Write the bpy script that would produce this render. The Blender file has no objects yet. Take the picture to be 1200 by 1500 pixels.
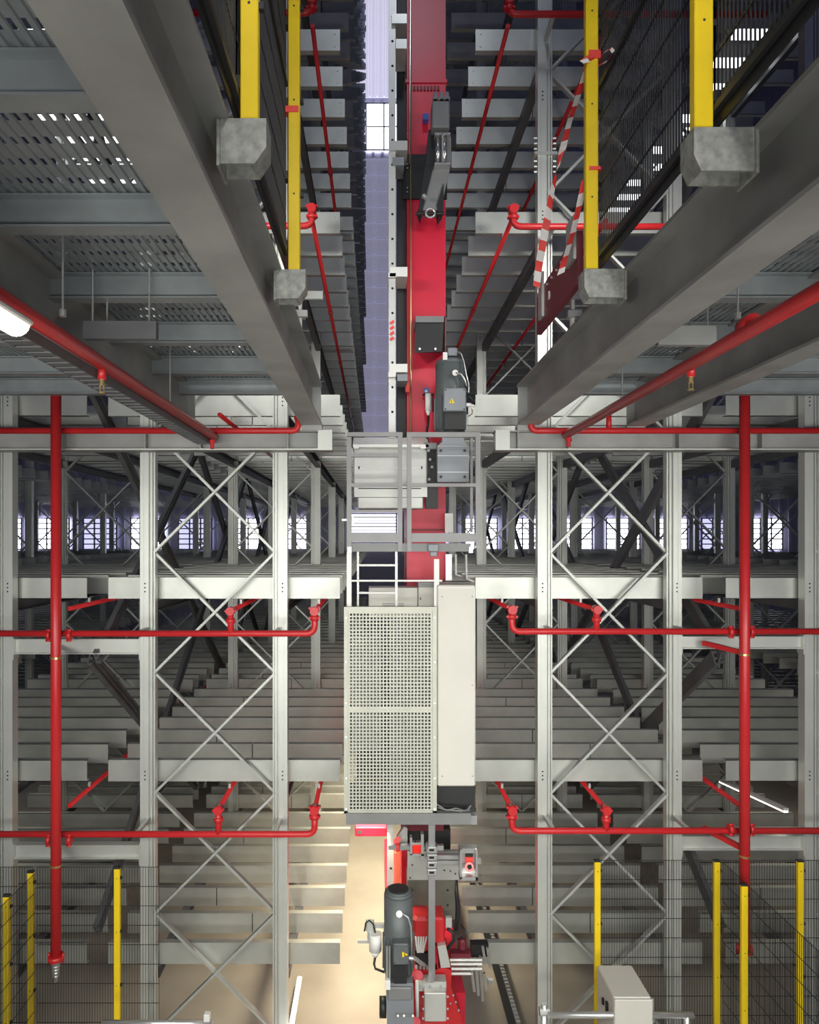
import bpy, math, random
from mathutils import Vector
random.seed(7)
S = bpy.context.scene
COL = S.collection
H = 5.8                      # eye height above the floor; z below is measured from the eye
F = 1000.0
V = Vector

# ------------------------------------------------------------------ materials
def mat(name, rgb, rough=0.5, metal=0.0, var=0.08, scale=6.0, emit=None, es=0.0, spec=0.5, bump=0.0):
    m = bpy.data.materials.new(name); m.use_nodes = True
    nt = m.node_tree; b = nt.nodes['Principled BSDF']
    b.inputs['Roughness'].default_value = rough
    b.inputs['Metallic'].default_value = metal
    b.inputs['Specular IOR Level'].default_value = spec
    tc = nt.nodes.new('ShaderNodeTexCoord')
    nz = nt.nodes.new('ShaderNodeTexNoise'); nz.inputs['Scale'].default_value = scale
    nz.inputs['Detail'].default_value = 5
    nt.links.new(tc.outputs['Object'], nz.inputs['Vector'])
    cr = nt.nodes.new('ShaderNodeValToRGB')
    lo = [max(0, c*(1-var)) for c in rgb]; hi = [min(1, c*(1+var)) for c in rgb]
    cr.color_ramp.elements[0].position = .3; cr.color_ramp.elements[1].position = .7
    cr.color_ramp.elements[0].color = (*lo, 1); cr.color_ramp.elements[1].color = (*hi, 1)
    nt.links.new(nz.outputs['Fac'], cr.inputs['Fac'])
    nt.links.new(cr.outputs['Color'], b.inputs['Base Color'])
    if bump:
        bp = nt.nodes.new('ShaderNodeBump'); bp.inputs['Strength'].default_value = bump
        nt.links.new(nz.outputs['Fac'], bp.inputs['Height']); nt.links.new(bp.outputs['Normal'], b.inputs['Normal'])
    if emit:
        b.inputs['Emission Color'].default_value = (*emit, 1); b.inputs['Emission Strength'].default_value = es
    return m

M = dict(
    galv=mat('galvanised steel', (.47, .49, .46), .45, .45, .10, 3.0),
    bar=mat('galvanised shelf sheet', (.50, .52, .48), .42, .6, .18, 1.6),
    upr=mat('galvanised upright', (.58, .60, .56), .42, .45, .06, 2.0),
    dark=mat('weathered dark steel', (.13, .135, .14), .55, .3, .15, 4.0),
    girder=mat('hot dip galvanised girder', (.33, .335, .325), .55, .35, .18, 2.2),
    bracket=mat('mottled zinc plate', (.34, .35, .32), .6, .3, .28, 26.0),
    deck=mat('perforated deck sheet', (.30, .33, .34), .45, .4, .12, 5.0),
    red=mat('red pipe paint', (.56, .024, .028), .35, 0, .06, 4.0),
    mast=mat('crimson mast paint', (.60, .016, .045), .38, 0, .06, 1.5),
    maroon=mat('maroon plate paint', (.16, .02, .032), .5, 0, .1, 3.0),
    orange=mat('orange strip', (.9, .16, .08), .45, 0, .05),
    yellow=mat('yellow post paint', (.86, .62, .015), .4, 0, .06, 5.0),
    black=mat('black wire coating', (.018, .019, .022), .5, 0, .1),
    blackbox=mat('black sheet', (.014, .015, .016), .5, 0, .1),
    offw=mat('off white enclosure paint', (.60, .59, .53), .45, 0, .03, 2.0),
    white=mat('white plastic', (.78, .78, .74), .4, 0, .03),
    lidw=mat('pale grey cabinet', (.52, .53, .50), .35, .3, .08, 3.0),
    perf=mat('perforated sheet', (.48, .49, .42), .5, .25, .07, 4.0),
    tube=mat('grey square tube', (.26, .26, .26), .5, .2, .08, 4.0),
    grey=mat('grey machine paint', (.20, .205, .205), .5, .1, .08, 4.0),
    motor=mat('green grey motor paint', (.115, .132, .134), .45, .1, .1, 5.0),
    gear=mat('blue grey gearbox paint', (.23, .25, .27), .45, .15, .08, 4.0),
    olive=mat('dark olive housing', (.12, .115, .09), .5, .1, .2, 4.0),
    alu=mat('aluminium', (.62, .63, .62), .3, .7, .06, 8.0),
    steel=mat('bare steel', (.5, .5, .49), .25, .85, .08, 8.0),
    brass=mat('brass', (.6, .45, .2), .3, .8, .05),
    blue=mat('blue sticker', (.05, .12, .5), .5),
    hole=mat('dark drilled hole', (.01, .01, .01), .8),
    rail=mat('zinc guide rail', (.60, .61, .58), .4, .35, .06, 5.0),
    tapew=mat('white tape', (.85, .82, .8), .5), taper=mat('red tape', (.85, .07, .06), .5),
    wall=mat('pale violet cladding', (.50, .49, .62), .6, 0, .05, .6),
    roof=mat('dark roof', (.05, .05, .06), .8, 0, .1),
    floor=mat('tan concrete floor', (.33, .305, .255), .55, 0, .16, .9, bump=.05),
    lens=mat('red sensor lens', (.8, .03, .02), .2, emit=(1, .06, .03), es=.06),
    lamp=mat('lit lamp cover', (1, .95, .85), .4, emit=(1, .9, .72), es=14),
    led=mat('lit white strip', (1, 1, 1), .4, emit=(1, .98, .94), es=9),
    warmlamp=mat('lit warm lamp', (1, .95, .85), .4, emit=(1, .93, .78), es=5),
    dayl=mat('daylit window', (.9, .9, 1), .4, emit=(.86, .86, 1.0), es=5.5),
    dayl2=mat('daylit pale window', (.7, .7, .9), .4, emit=(.62, .62, .95), es=1.1),
    clad=mat('glowing violet wall cladding', (.4, .4, .6), .5, emit=(.44, .43, .60), es=.40),  # wall sheet given its own glow in place of light falling on it
    clad2=mat('glowing pale wall cladding', (.5, .5, .65), .5, emit=(.72, .70, .88), es=.75),  # upper wall sheet, its brightness likewise put in as glow
    glowbar=mat('glowing white bar', (.9, .9, .9), .4, emit=(.93, .96, 1.0), es=2.2),  # even white glow for the bars under the high crossbars
)

# ------------------------------------------------------------------ mesh builder
ORG = {}
class MB:
    def __init__(s): s.v = []; s.f = []; s.m = []; s.mi = 0
    def add(s, vs, fs):
        n = len(s.v); s.v += [tuple(p) for p in vs]
        for f in fs: s.f.append(tuple(i+n for i in f)); s.m.append(s.mi)
        return s
    def box(s, x0, x1, y0, y1, z0, z1):
        if x0 > x1: x0, x1 = x1, x0
        if y0 > y1: y0, y1 = y1, y0
        if z0 > z1: z0, z1 = z1, z0
        return s.add([(x0,y0,z0),(x1,y0,z0),(x1,y1,z0),(x0,y1,z0),(x0,y0,z1),(x1,y0,z1),(x1,y1,z1),(x0,y1,z1)],
              [(0,3,2,1),(4,5,6,7),(0,1,5,4),(1,2,6,5),(2,3,7,6),(3,0,4,7)])
    def cbox(s, x0, x1, y0, y1, z0, z1, c=.01):      # box with chamfered vertical edges and rims
        if x0 > x1: x0, x1 = x1, x0
        if z0 > z1: z0, z1 = z1, z0
        c = min(c, (x1-x0)*.3, (y1-y0)*.3, (z1-z0)*.3)
        def ring(i, z): return [(x0+i+c if i else x0+c, y0+i, z),(x1-c-i, y0+i, z),(x1-i, y0+c+i, z),(x1-i, y1-c-i, z),(x1-c-i, y1-i, z),(x0+c+i, y1-i, z),(x0+i, y1-c-i, z),(x0+i, y0+c+i, z)]
        rs = [ring(c*.8, z0), ring(0, z0+c), ring(0, z1-c), ring(c*.8, z1)]
        vs = sum(rs, []); fs = [tuple(range(7, -1, -1)), tuple(range(24, 32))]
        for k in range(3):
            for i in range(8):
                j = (i+1) % 8; fs.append((k*8+i, k*8+j, k*8+8+j, k*8+8+i))
        return s.add(vs, fs)
    def frame(s, p, q, up=None):
        p, q = V(p), V(q); d = (q-p).normalized()
        u = V(up) if up else (V((0,0,1)) if abs(d.z) < .9 else V((0,1,0)))
        a = d.cross(u).normalized(); b = a.cross(d).normalized()
        return p, q, a, b
    def prism(s, p, q, prof, up=None):                # closed 2-D profile swept from p to q
        p, q, a, b = s.frame(p, q, up); n = len(prof)
        vs = [c + a*x + b*y for c in (p, q) for x, y in prof]
        fs = [tuple(range(n-1, -1, -1)), tuple(range(n, 2*n))]
        fs += [(i, (i+1) % n, n+(i+1) % n, n+i) for i in range(n)]
        return s.add(vs, fs)
    def bar(s, p, q, w, h, up=None):
        return s.prism(p, q, [(-w/2,-h/2),(w/2,-h/2),(w/2,h/2),(-w/2,h/2)], up)
    def chan(s, p, q, w, h, t, up=None):              # C channel, open at the back
        return s.prism(p, q, [(-w/2,-h/2),(w/2,-h/2),(w/2,-h/2+t),(-w/2+t,-h/2+t),(-w/2+t,h/2-t),(w/2,h/2-t),(w/2,h/2),(-w/2,h/2)], up)
    def ibeam(s, p, q, w, h, tf, tw, up=None):
        a, b, c = w/2, h/2, tw/2
        return s.prism(p, q, [(-a,-b),(a,-b),(a,-b+tf),(c,-b+tf),(c,b-tf),(a,b-tf),(a,b),(-a,b),(-a,b-tf),(-c,b-tf),(-c,-b+tf),(-a,-b+tf)], up)
    def cyl(s, p, q, r, n=14, r2=None):
        p, q, a, b = s.frame(p, q); r2 = r if r2 is None else r2
        vs = []
        for c, rr in ((p, r), (q, r2)):
            vs += [c + a*(rr*math.cos(6.28318*i/n)) + b*(rr*math.sin(6.28318*i/n)) for i in range(n)]
        return s.add(vs, [tuple(range(n-1, -1, -1)), tuple(range(n, 2*n))] + [(i, (i+1) % n, n+(i+1) % n, n+i) for i in range(n)])
    def tube(s, pts, r, n=10):                        # bent round tube through points
        pts = [V(p) for p in pts]; rings = []
        pa = None
        for i, p in enumerate(pts):
            d = (pts[min(i+1, len(pts)-1)] - pts[max(i-1, 0)]).normalized()
            if pa is None:
                u = V((0,0,1)) if abs(d.z) < .9 else V((0,1,0)); a = d.cross(u).normalized()
            else: a = (pa - d*pa.dot(d)).normalized()
            b = a.cross(d).normalized(); pa = a
            rings.append([p + a*(r*math.cos(6.28318*k/n)) + b*(r*math.sin(6.28318*k/n)) for k in range(n)])
        vs = sum(rings, []); fs = [tuple(range(n-1, -1, -1)), tuple(range(len(vs)-n, len(vs)))]
        for i in range(len(rings)-1):
            fs += [(i*n+k, i*n+(k+1) % n, (i+1)*n+(k+1) % n, (i+1)*n+k) for k in range(n)]
        return s.add(vs, fs)
    def build(s, name, m, parent=None, origin=None, smooth=False):
        ms = m if isinstance(m, (list, tuple)) else [m]
        if parent is not None: o0 = V(ORG[parent.name])
        elif origin is not None: o0 = V(origin)
        else:
            xs = [p[0] for p in s.v]; ys = [p[1] for p in s.v]; zs = [p[2] for p in s.v]
            o0 = V(((min(xs)+max(xs))/2, (min(ys)+max(ys))/2, min(zs)))
        me = bpy.data.meshes.new(name)
        me.from_pydata([tuple(V(p)-o0) for p in s.v], [], s.f)
        for k in ms: me.materials.append(k)
        if len(ms) > 1: me.polygons.foreach_set('material_index', s.m)
        me.update()
        if smooth:
            me.polygons.foreach_set('use_smooth', [len(p.vertices) == 4 for p in me.polygons])
        o = bpy.data.objects.new(name, me); COL.objects.link(o)
        if parent is not None: o.parent = parent
        else: o.location = (o0.x, o0.y, o0.z + H)
        ORG[o.name] = tuple(o0)
        return o

def tag(o, label, cat, group=None, kind='thing'):
    o['label'] = label; o['category'] = cat; o['kind'] = kind
    if group: o['group'] = group
    return o
def thing(name, label, cat, at, group=None):
    o = bpy.data.objects.new(name, None); COL.objects.link(o)
    o.location = (at[0], at[1], at[2] + H); o.empty_display_size = .1
    ORG[o.name] = tuple(at)
    return tag(o, label, cat, group)
def struct(o): o['kind'] = 'structure'; return o
def copy_tree(o, parent=None):
    c = o.copy(); COL.objects.link(c)
    if parent is not None: c.parent = parent
    ORG[c.name] = ORG[o.name]
    for ch in list(o.children): copy_tree(ch, c)
    return c
def X(px, d): return (px-550)/F*d
def Z(py, d): return (790-py)/F*d
def P(px, py, d): return V((X(px, d), d, Z(py, d)))
def fb(mb, x0, y0, x1, y1, d, t, c=0):                # box whose front face covers a rectangle at distance d
    if c: return mb.cbox(X(x0,d), X(x1,d), d, d+t, Z(y1,d), Z(y0,d), c)
    return mb.box(X(x0,d), X(x1,d), d, d+t, Z(y1,d), Z(y0,d))
def one(name, m, parent, x0, y0, x1, y1, d, t, c=0):
    return fb(MB(), x0, y0, x1, y1, d, t, c).build(name, m, parent)
ORD = ['zeroth','first','second','third','fourth','fifth','sixth','seventh','eighth','ninth','tenth','eleventh','twelfth','thirteenth','fourteenth','fifteenth','sixteenth','seventeenth','eighteenth','nineteenth']
TENS = {2:'twent',3:'thirt',4:'fort'}
def ordw(n):
    if n < 20: return ORD[n]
    t, u = divmod(n, 10)
    return TENS[t]+'ieth' if u == 0 else TENS[t]+'y-'+ORD[u]

D0 = 7.7                     # front end of the racking
YF = 31.0                    # far wall
ZFLOOR = -H

# ------------------------------------------------------------------ setting
struct(MB().box(-22, 22, -6, YF, ZFLOOR-.2, ZFLOOR).build('floor', M['floor']))
m = MB(); m.box(-22, 22, YF, YF+.2, ZFLOOR, 27)
k = -22
while k < 22: m.box(k, k+.12, YF-.06, YF, ZFLOOR, 27); k += .42
struct(m.build('wall_back', M['wall']))
struct(MB().box(-22.2, -22, -6, YF, ZFLOOR, 27).build('wall_left', M['roof']))
struct(MB().box(22, 22.2, -6, YF, ZFLOOR, 27).build('wall_right', M['roof']))
struct(MB().box(-22, 22, -6, YF, 27, 27.2).build('ceiling', M['roof']))
# windows and glowing wall panels of the far wall
wn = 0
def window(x0, x1, z0, z1, mt, nx, nz):
    global wn; wn += 1
    w = MB().box(x0, x1, YF-.12, YF-.065, z0, z1).build('window_%d' % wn, mt)
    struct(w)
    f = MB()
    for i in range(nx+1):
        xx = x0+(x1-x0)*i/nx; f.box(xx-.03, xx+.03, YF-.17, YF-.12, z0-.03, z1+.03)
    for i in range(nz+1):
        zz = z0+(z1-z0)*i/nz; f.box(x0, x1, YF-.17, YF-.12, zz-.025, zz+.025)
    f.build('window_frame', mt if mt in (M['clad'], M['clad2']) else M['tube'], w)
window(-.42, 1.2, 17.6, 19.7, M['dayl'], 2, 2)
window(-1.1, .95, -.15, 1.15, M['dayl'], 1, 9)
window(-.9, 1.7, 1.3, 17.2, M['clad'], 3, 22)  # plain wall panel made to glow, not a window
window(-.9, 1.7, 20.0, 26.5, M['clad2'], 8, 1)  # upper wall panel made to glow, not a window
xx = -17.5
while xx < 18:
    if not (-2.9 < xx < 1.1): window(xx, xx+1.5, -.45, .95, M['dayl'] if random.random() < .45 else M['dayl2'], 3, 6)
    xx += 2.15
# ------------------------------------------------------------------ racking: upright frames
RACKS = [  # name, x0, x1 of the bars, the two upright lines (aisle side last), top of frame
    ('left rack', -3.08, -.408, -2.57, -1.078, 25.0),
    ('right rack', 1.155, 3.773, 1.917, 3.373, 25.0),
    ('outer left rack', -6.34, -3.326, -5.67, -4.18, 9.5),
    ('outer right rack', 4.04, 7.1, 4.93, 6.4, 9.5),
    ('third left rack', -10.6, -7.94, -10.1, -8.6, 3.0),
    ('third right rack', 8.7, 11.4, 9.3, 10.8, 3.0),
    ('farthest left rack', -13.6, -10.9, -13.0, -11.5, 3.0),
    ('farthest right rack', 11.7, 14.4, 12.3, 13.8, 3.0),
]
CELL = 1.366
def upright(sgn, x, top, z0=ZFLOOR):
    m = MB()
    m.box(x-sgn*.085, x+sgn*.012, 0, .12, z0, top)              # main flange
    m.box(x+sgn*.012, x+sgn*.034, .035, .10, z0, top)           # recess
    m.box(x+sgn*.034, x+sgn*.052, .008, .11, z0, top)           # fold
    m.box(x+sgn*.052, x+sgn*.068, .04, .10, z0, top)
    m.box(x+sgn*.068, x+sgn*.082, .012, .105, z0, top)          # outer lip
    m.box(x-sgn*.05, x-sgn*.042, -.004, 0, z0, top)
    return m
def make_frame(xa, xb, top, label, y, group):
    t = thing('upright_frame', label, 'rack frame', (0, y, ZFLOOR), group)
    def loc(mb): mb.v = [(p[0], p[1]+y, p[2]) for p in mb.v]; return mb
    ua = loc(upright(1, xa, top)).build('upright', M['upr'], t)
    ub = loc(upright(-1, xb, top)).build('upright', M['upr'], t)
    for u, x, sg in ((ua, xa, 1), (ub, xb, -1)):
        h = MB()
        for zl in (-2.62, -.5, 1.6, 3.7, 5.05):
            for q in range(3): h.cyl((x-sg*.03, y-.002, zl-.045*q), (x-sg*.03, y+.02, zl-.045*q), .009, 8)
        h.build('bolt_hole', M['hole'], u)
        MB().box(x-.13, x+.13, y-.05, y+.17, ZFLOOR, ZFLOOR+.02).build('foot_plate', M['galv'], u)
    z = -.15 - CELL*4
    a, b = xa+.08, xb-.08
    while z < top-.1:
        z1 = z+CELL
        zz0 = max(z, ZFLOOR+.05)
        if zz0 > z: 
            fr = (zz0-z)/CELL
            MB().chan((a+(b-a)*fr, y+.05, zz0), (b, y+.05, z1), .03, .062, .005, (0,1,0)).build('brace', M['galv'], t)
            MB().chan((b-(b-a)*fr, y+.085, zz0), (a, y+.085, z1), .03, .062, .005, (0,1,0)).build('brace', M['galv'], t)
        elif z1 <= top:
            MB().bar((a-.02, y+.05, z), (b+.02, y+.05, z1), .028, .062, (0,1,0)).build('brace', M['galv'], t)
            MB().bar((b+.02, y+.085, z), (a-.02, y+.085, z1), .028, .062, (0,1,0)).build('brace', M['galv'], t)
        z = z1
    return t
FY = [D0+4.6*k for k in range(5)]
for name, x0, x1, xa, xb, top in RACKS:
    g = 'upright frames of the ' + name
    proto = make_frame(xa, xb, top, 'grey braced upright frame at the front end of the %s' % name, D0, g)
    for k in range(1, 5):
        c = copy_tree(proto); c.location.y = FY[k]
        c['label'] = 'grey braced upright frame of the %s, %s frame from the front end' % (name, ordw(k+1))

# splice plates of the upper right front upright, level ties between racks
t = thing('splice_plate', 'flat steel splice plate with bolts around the pale upright beside the hazard tape', 'plate', (1.917, D0, 4.33))
MB().box(1.917-.13, 1.917+.13, D0-.03, D0+.15, 4.33, 4.36).build('plate', M['galv'], t)
for q in (-1, 1):
    for j in range(3):
        for sg in (-1, 1): MB().cyl((1.917+q*.09, D0+.02, 4.345+sg*(.07+.06*j)), (1.917+q*.125, D0+.02, 4.345+sg*(.07+.06*j)), .013, 8).build('splice_bolt', M['galv'], t)
def tie(x0, x1, z0, z1, label):
    m = MB(); m.ibeam((x0, D0+.07, (z0+z1)/2), (x1, D0+.07, (z0+z1)/2), .10, z1-z0, .012, .012, (0,0,1))
    m.box(x0, x0+.012, D0+.01, D0+.13, z0-.06, z1+.02); m.box(x1-.012, x1, D0+.01, D0+.13, z0-.06, z1+.02)
    tag(m.build('tie_strut', M['upr']), label, 'strut', 'struts tying neighbouring uprights')
tie(-4.10, -2.66, -1.30, -1.13, 'pale horizontal tie strut at left just under the upper red sprinkler pipe')
tie(-4.10, -2.66, -3.62, -3.46, 'pale horizontal tie strut at left just under the lower red sprinkler pipe')
tie(3.46, 4.85, -1.24, -1.10, 'pale horizontal tie strut at right just under the upper red sprinkler pipe')
tie(3.46, 4.85, -3.52, -3.36, 'pale horizontal tie strut at right just under the lower red sprinkler pipe')

# ------------------------------------------------------------------ racking: cross bars
PITCH = 2.106
LZ = [(-.439-PITCH*2), (-.439-PITCH)] + [-.439+PITCH*k for k in range(0, 12)]
LNAME = ['lowest shelf level', 'second lowest shelf level', 'shelf level beside the control cabinet', 'shelf level behind the platform edge'] + ['%s shelf level above the platform' % ordw(k) for k in range(1, 12)]
BH = .245
def bar_mesh(x0, x1, seam):
    m = MB(); t = .05
    def seg(a, b):
        m.prism((a, 0, 0), (b, 0, 0), [(0,0),(0,-BH),(-.075,-BH),(-.075,-BH+.006),(-.006,-BH+.006),(-.006,-.006),(-.075,-.006),(-.075,0)], (0,0,1))
        for xe in (a+.06, b-.06):
            for zz in (-.05, -BH+.05): m.cyl((xe, -.006, zz), (xe, .003, zz), .010, 7)
    if seam:
        xs = x0+(x1-x0)*seam; seg(x0, xs-.006); seg(xs+.006, x1); m.mi = 1; m.box(xs-.010, xs+.010, .006, .010, -BH+.004, -.004); m.mi = 0  # black strip put behind the seam gap to stand for its shade
    else: seg(x0, x1)
    m.v = [(p[0], p[1], p[2]) for p in m.v]
    return m
cands = []
for ri, (name, x0, x1, xa, xb, top) in enumerate(RACKS):
    for li, z in enumerate(LZ):
        if z > top-.2: continue
        if ri in (2, 3) and li not in (0, 1, 2, 3, 6): continue
        if ri > 3 and li > 3: continue
        n = 0
        for k in range(37):
            y = D0+.17+.62*k
            if y > YF-.6: break
            # does it show?
            ytop = 790-(z)*F/y; ybot = 790-(z-BH)*F/y
            if ybot < -60 or ytop > 1560: continue
            for fy in FY:
                if -.09 < y-fy < .13: y = fy+.135
            n += 1
            hpx = BH*F/y; dy = abs(z)*F*.62/y/y
            vis = min(hpx, dy) if k > 0 else hpx
            pxa, pxb = 550+x0*F/y, 550+x1*F/y
            w = max(0, min(1200, pxb)-max(0, pxa))
            score = vis*w
            if ri > 1: score *= .25 if ri < 4 else .02
            if ri in (2,3) and k > 3: score *= .3
            cands.append((score, ri, li, k, n, y, z))
cands.sort(key=lambda c: -c[0])
protos = {}
rest = MB()
for i, (sc, ri, li, k, n, y, z) in enumerate(cands):
    name, x0, x1 = RACKS[ri][:3]
    sm = (0, .58, .36)[k % 3]
    if i < 296:
        key = (ri, k % 3)
        lab = 'grey steel crossbar, %s, %s, %s from the front' % (name, LNAME[li], ordw(n))
        if key not in protos:
            mb = bar_mesh(x0, x1, sm); cx = (x0+x1)/2
            mb.v = [(p[0], p[1]+y, p[2]+z) for p in mb.v]
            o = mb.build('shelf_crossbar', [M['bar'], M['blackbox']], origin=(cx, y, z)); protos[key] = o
        else:
            o = protos[key].copy(); COL.objects.link(o)
            o.location = ((x0+x1)/2, y, z+H)
        tag(o, lab, 'beam', 'steel crossbars of the racks')
    else:
        rest.box(x0, x1, y, y+.006, z-BH, z); rest.box(x0, x1, y, y+.075, z-.006, z); rest.box(x0, x1, y, y+.075, z-BH, z-BH+.006)
o = rest.build('distant_crossbars', M['bar'])
tag(o, 'mass of far grey crossbars deep in the racks', 'beams', None, 'stuff')

# longitudinal rails under the bars
for ri, (name, x0, x1, xa, xb, top) in enumerate(RACKS[:4]):
    for li, z in enumerate(LZ):
        if z > top-.2 or (ri in (2, 3) and li not in (0, 1, 2, 3, 6)) or li > 10: continue
        ys = max(D0+.13, (z-.3)/.80)
        if ys > 24: continue
        for x, w in ((xa, 'outer'), (xb, 'inner')):
            if ri in (1, 3): w = {'outer':'inner', 'inner':'outer'}[w]
            m = MB(); zc = z-BH-.07
            m.chan((x+.05, ys, zc), (x+.05, YF-.7, zc), .09, .13, .008)
            tag(m.build('shelf_rail', M['dark']), 'dark lengthwise rail, %s line, %s, %s' % (w, name, LNAME[li]), 'rail', 'lengthwise rails under the crossbars')

# diagonal bracing between the racks
for x, side in ((-3.20, 'left'), (3.905, 'right')):
    for k in range(4):
        for c, zn in enumerate((-4.45, -1.35, 1.75)):
            for up in (0, 1):
                za, zb = (zn, zn+3.1) if up else (zn+3.1, zn)
                m = MB(); off = .035 if up else -.035
                m.prism((x+off, FY[k]+.06, za), (x+off, FY[k+1]+.06, zb), [(-.03,-.085),(.03,-.085),(.03,-.06),(-.012,-.06),(-.012,-.012),(.02,-.012),(.02,.012),(-.012,.012),(-.012,.06),(.03,.06),(.03,.085),(-.03,.085)])
                tag(m.build('diagonal_brace', M['dark']), 'dark diagonal brace %s with depth, %s side, %s bay from front, %s tier' % ('rising' if up else 'falling', side, ordw(k+1), ('bottom','middle','top')[c]), 'brace', 'diagonal braces between back to back racks')

# ------------------------------------------------------------------ platform overhead
GE = 7.42
def girder(x, w, z0, z1, y0, y1, label):
    m = MB(); m.ibeam((x, y0, (z0+z1)/2), (x, y1, (z0+z1)/2), w, z1-z0, .022, .014, (0,0,1))
    m.box(x-w/2+.01, x+w/2-.01, y1-.014, y1, z0, z1)
    g = tag(m.build('platform_girder', M['girder']), label, 'girder')
    MB().box(x-w/2, x+w/2, y1-.04, y1+.09, 1.18, z0).build('bearing_plate', M['girder'], g)
    return g
GB, GT = 1.235, 1.675
girder(-.69, .22, GB, GT, -1.5, GE, 'big grey steel girder along the left edge of the platform opening overhead')
girder(1.655, .235, GB, GT, -1.5, GE, 'big grey steel girder along the right edge of the platform opening overhead')
girder(-2.05, .20, 1.22, 1.66, -1.5, GE, 'dark inner girder under the left platform above the red sprinkler pipe')
girder(2.82, .20, 1.22, 1.66, -1.5, GE, 'dark inner girder under the right platform beside the red sprinkler pipe')
for x0, x1, side in ((-5.2, -.468, 'left'), (1.30, 6.0, 'right')):
    m = MB(); m.ibeam((x0, 7.5, 1.075), (x1, 7.5, 1.075), .20, .215, .015, .012, (0,0,1))
    xe = x1 if side == 'left' else x0
    s = -1 if side == 'left' else 1
    for q in range(5):
        xx = (-.95, -1.9, -2.5, -3.4, -4.3)[q] if side == 'left' else (1.55, 2.1, 3.3, 4.2, 5.0)[q]
        m.box(xx-.006, xx+.006, 7.402, 7.6, .98, 1.17)
    eg = tag(m.build('edge_girder', M['girder']), 'pale crosswise girder at the front of the %s racks carrying the platform' % side, 'girder')
    MB().box(xe, xe+s*.155, 7.385, 7.40, .965, 1.185).build('end_plate', M['upr'], eg)
    MB().box(x0, x1, 7.395, 7.405, .968, .985).build('flange_edge', M['upr'], eg)
JY = [.42, 1.39, 2.36, 3.33, 4.30, 5.27, 6.24, 7.10]
for xa, xb, side in ((-5.2, -.81, 'left'), (1.78, 6.0, 'right')):
    for i, y in enumerate(JY):
        m = MB(); m.ibeam((xa, y, 1.585), (xb, y, 1.585), .10, .16, .010, .008, (0,0,1))
        tag(m.build('deck_joist', M['deck']), 'grey joist under the %s platform deck, %s back from the racks' % (side, ordw(len(JY)-i)), 'joist', 'joists under the platform decks')
    for i in range(len(JY)-1):
        ya, yb = JY[i]+.002, JY[i+1]-.002
        m = MB(); x = xa; z0, z1 = 1.668, 1.678
        nh = 6; py = (yb-ya)/nh
        while x < xb+.1-.06:
            q = lambda a, b, c, d: m.add([a, b, c, d], [(0,1,2,3)])
            q((x,ya,z0),(x+.020,ya,z0),(x+.020,yb,z0),(x,yb,z0))
            q((x+.020,ya,z0),(x+.024,ya,z1),(x+.024,yb,z1),(x+.020,yb,z0))
            q((x+.044,ya,z1),(x+.048,ya,z0),(x+.048,yb,z0),(x+.044,yb,z1))
            for h in range(nh):
                a = ya+py*h
                q((x+.024,a+.05,z1),(x+.044,a+.05,z1),(x+.044,a+py,z1),(x+.024,a+py,z1))
            x += .048
        tag(m.build('deck_sheet', M['deck']), 'ribbed perforated deck sheet of the %s platform, %s bay back from the racks' % (side, ordw(len(JY)-1-i)), 'deck', 'perforated deck sheets')

# brackets carrying the upper fence posts
def bracket(x, y, sgn, label):
    T = GT-.035 if sgn > 0 else GT-.015; B = T-.165; hd = .062; xo = .075 if sgn > 0 else .06; xi = .105 if sgn > 0 else .185
    t = thing('post_bracket', label, 'bracket', (x, y, B), 'post brackets on the platform girders')
    prof = [(x-sgn*xi, B), (x+sgn*.03, B), (x+sgn*xo, B+.065), (x+sgn*xo, T), (x-sgn*xi, T)]
    for dy in (-hd, hd-.010):
        m = MB(); vs = [(px, y+dy, pz) for px, pz in prof]+[(px, y+dy+.010, pz) for px, pz in prof]
        m.add(vs, [(0,1,2,3,4), (9,8,7,6,5)]+[(i, (i+1) % 5, (i+1) % 5+5, i+5) for i in range(5)])
        m.build('side_plate', M['bracket'], t)
    m = MB(); h = hd-.008; x0b = x-sgn*xi
    vs = []
    for o in (0, -.010):
        for px, pz in ((x+sgn*(.03+o), B-o*.6), (x+sgn*(xo+o), B+.065-o*.2), (x+sgn*(xo+o), T)):
            vs += [(px, y-h, pz), (px, y+h, pz)]
    m.add(vs, [(0,1,3,2), (2,3,5,4), (6,8,9,7), (8,10,11,9), (0,6,7,1), (4,5,11,10), (0,2,8,6), (2,4,10,8), (1,7,9,3), (3,9,11,5)])
    m.build('face_plate', M['bracket'], t)
    MB().box(x-sgn*(xi+.012), x-sgn*xi, y-hd-.015, y+hd+.015, B-.015, T).build('back_plate', M['bracket'], t)
    MB().box(x-sgn*xi, x+sgn*xo, y-hd, y+hd, T, T+.012).build('top_plate', M['bracket'], t)
def wire_panel(mb, p, q, z0, z1, pv=.03, ph=.2, w=.004):
    p, q = V(p), V(q); L = (q-p).length; d = (q-p)/L; n = int(L/pv)
    for i in range(n+1):
        c = p+d*(i*L/n); mb.box(c.x-w/2, c.x+w/2, c.y-w/2, c.y+w/2, z0, z1)
    k = z0
    nh = int(round((z1-z0)/ph))
    for i in range(nh+1):
        zz = z0+(z1-z0)*i/nh
        mb.bar((p.x, p.y, zz), (q.x, q.y, zz), w*1.4, w*1.4)
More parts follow.
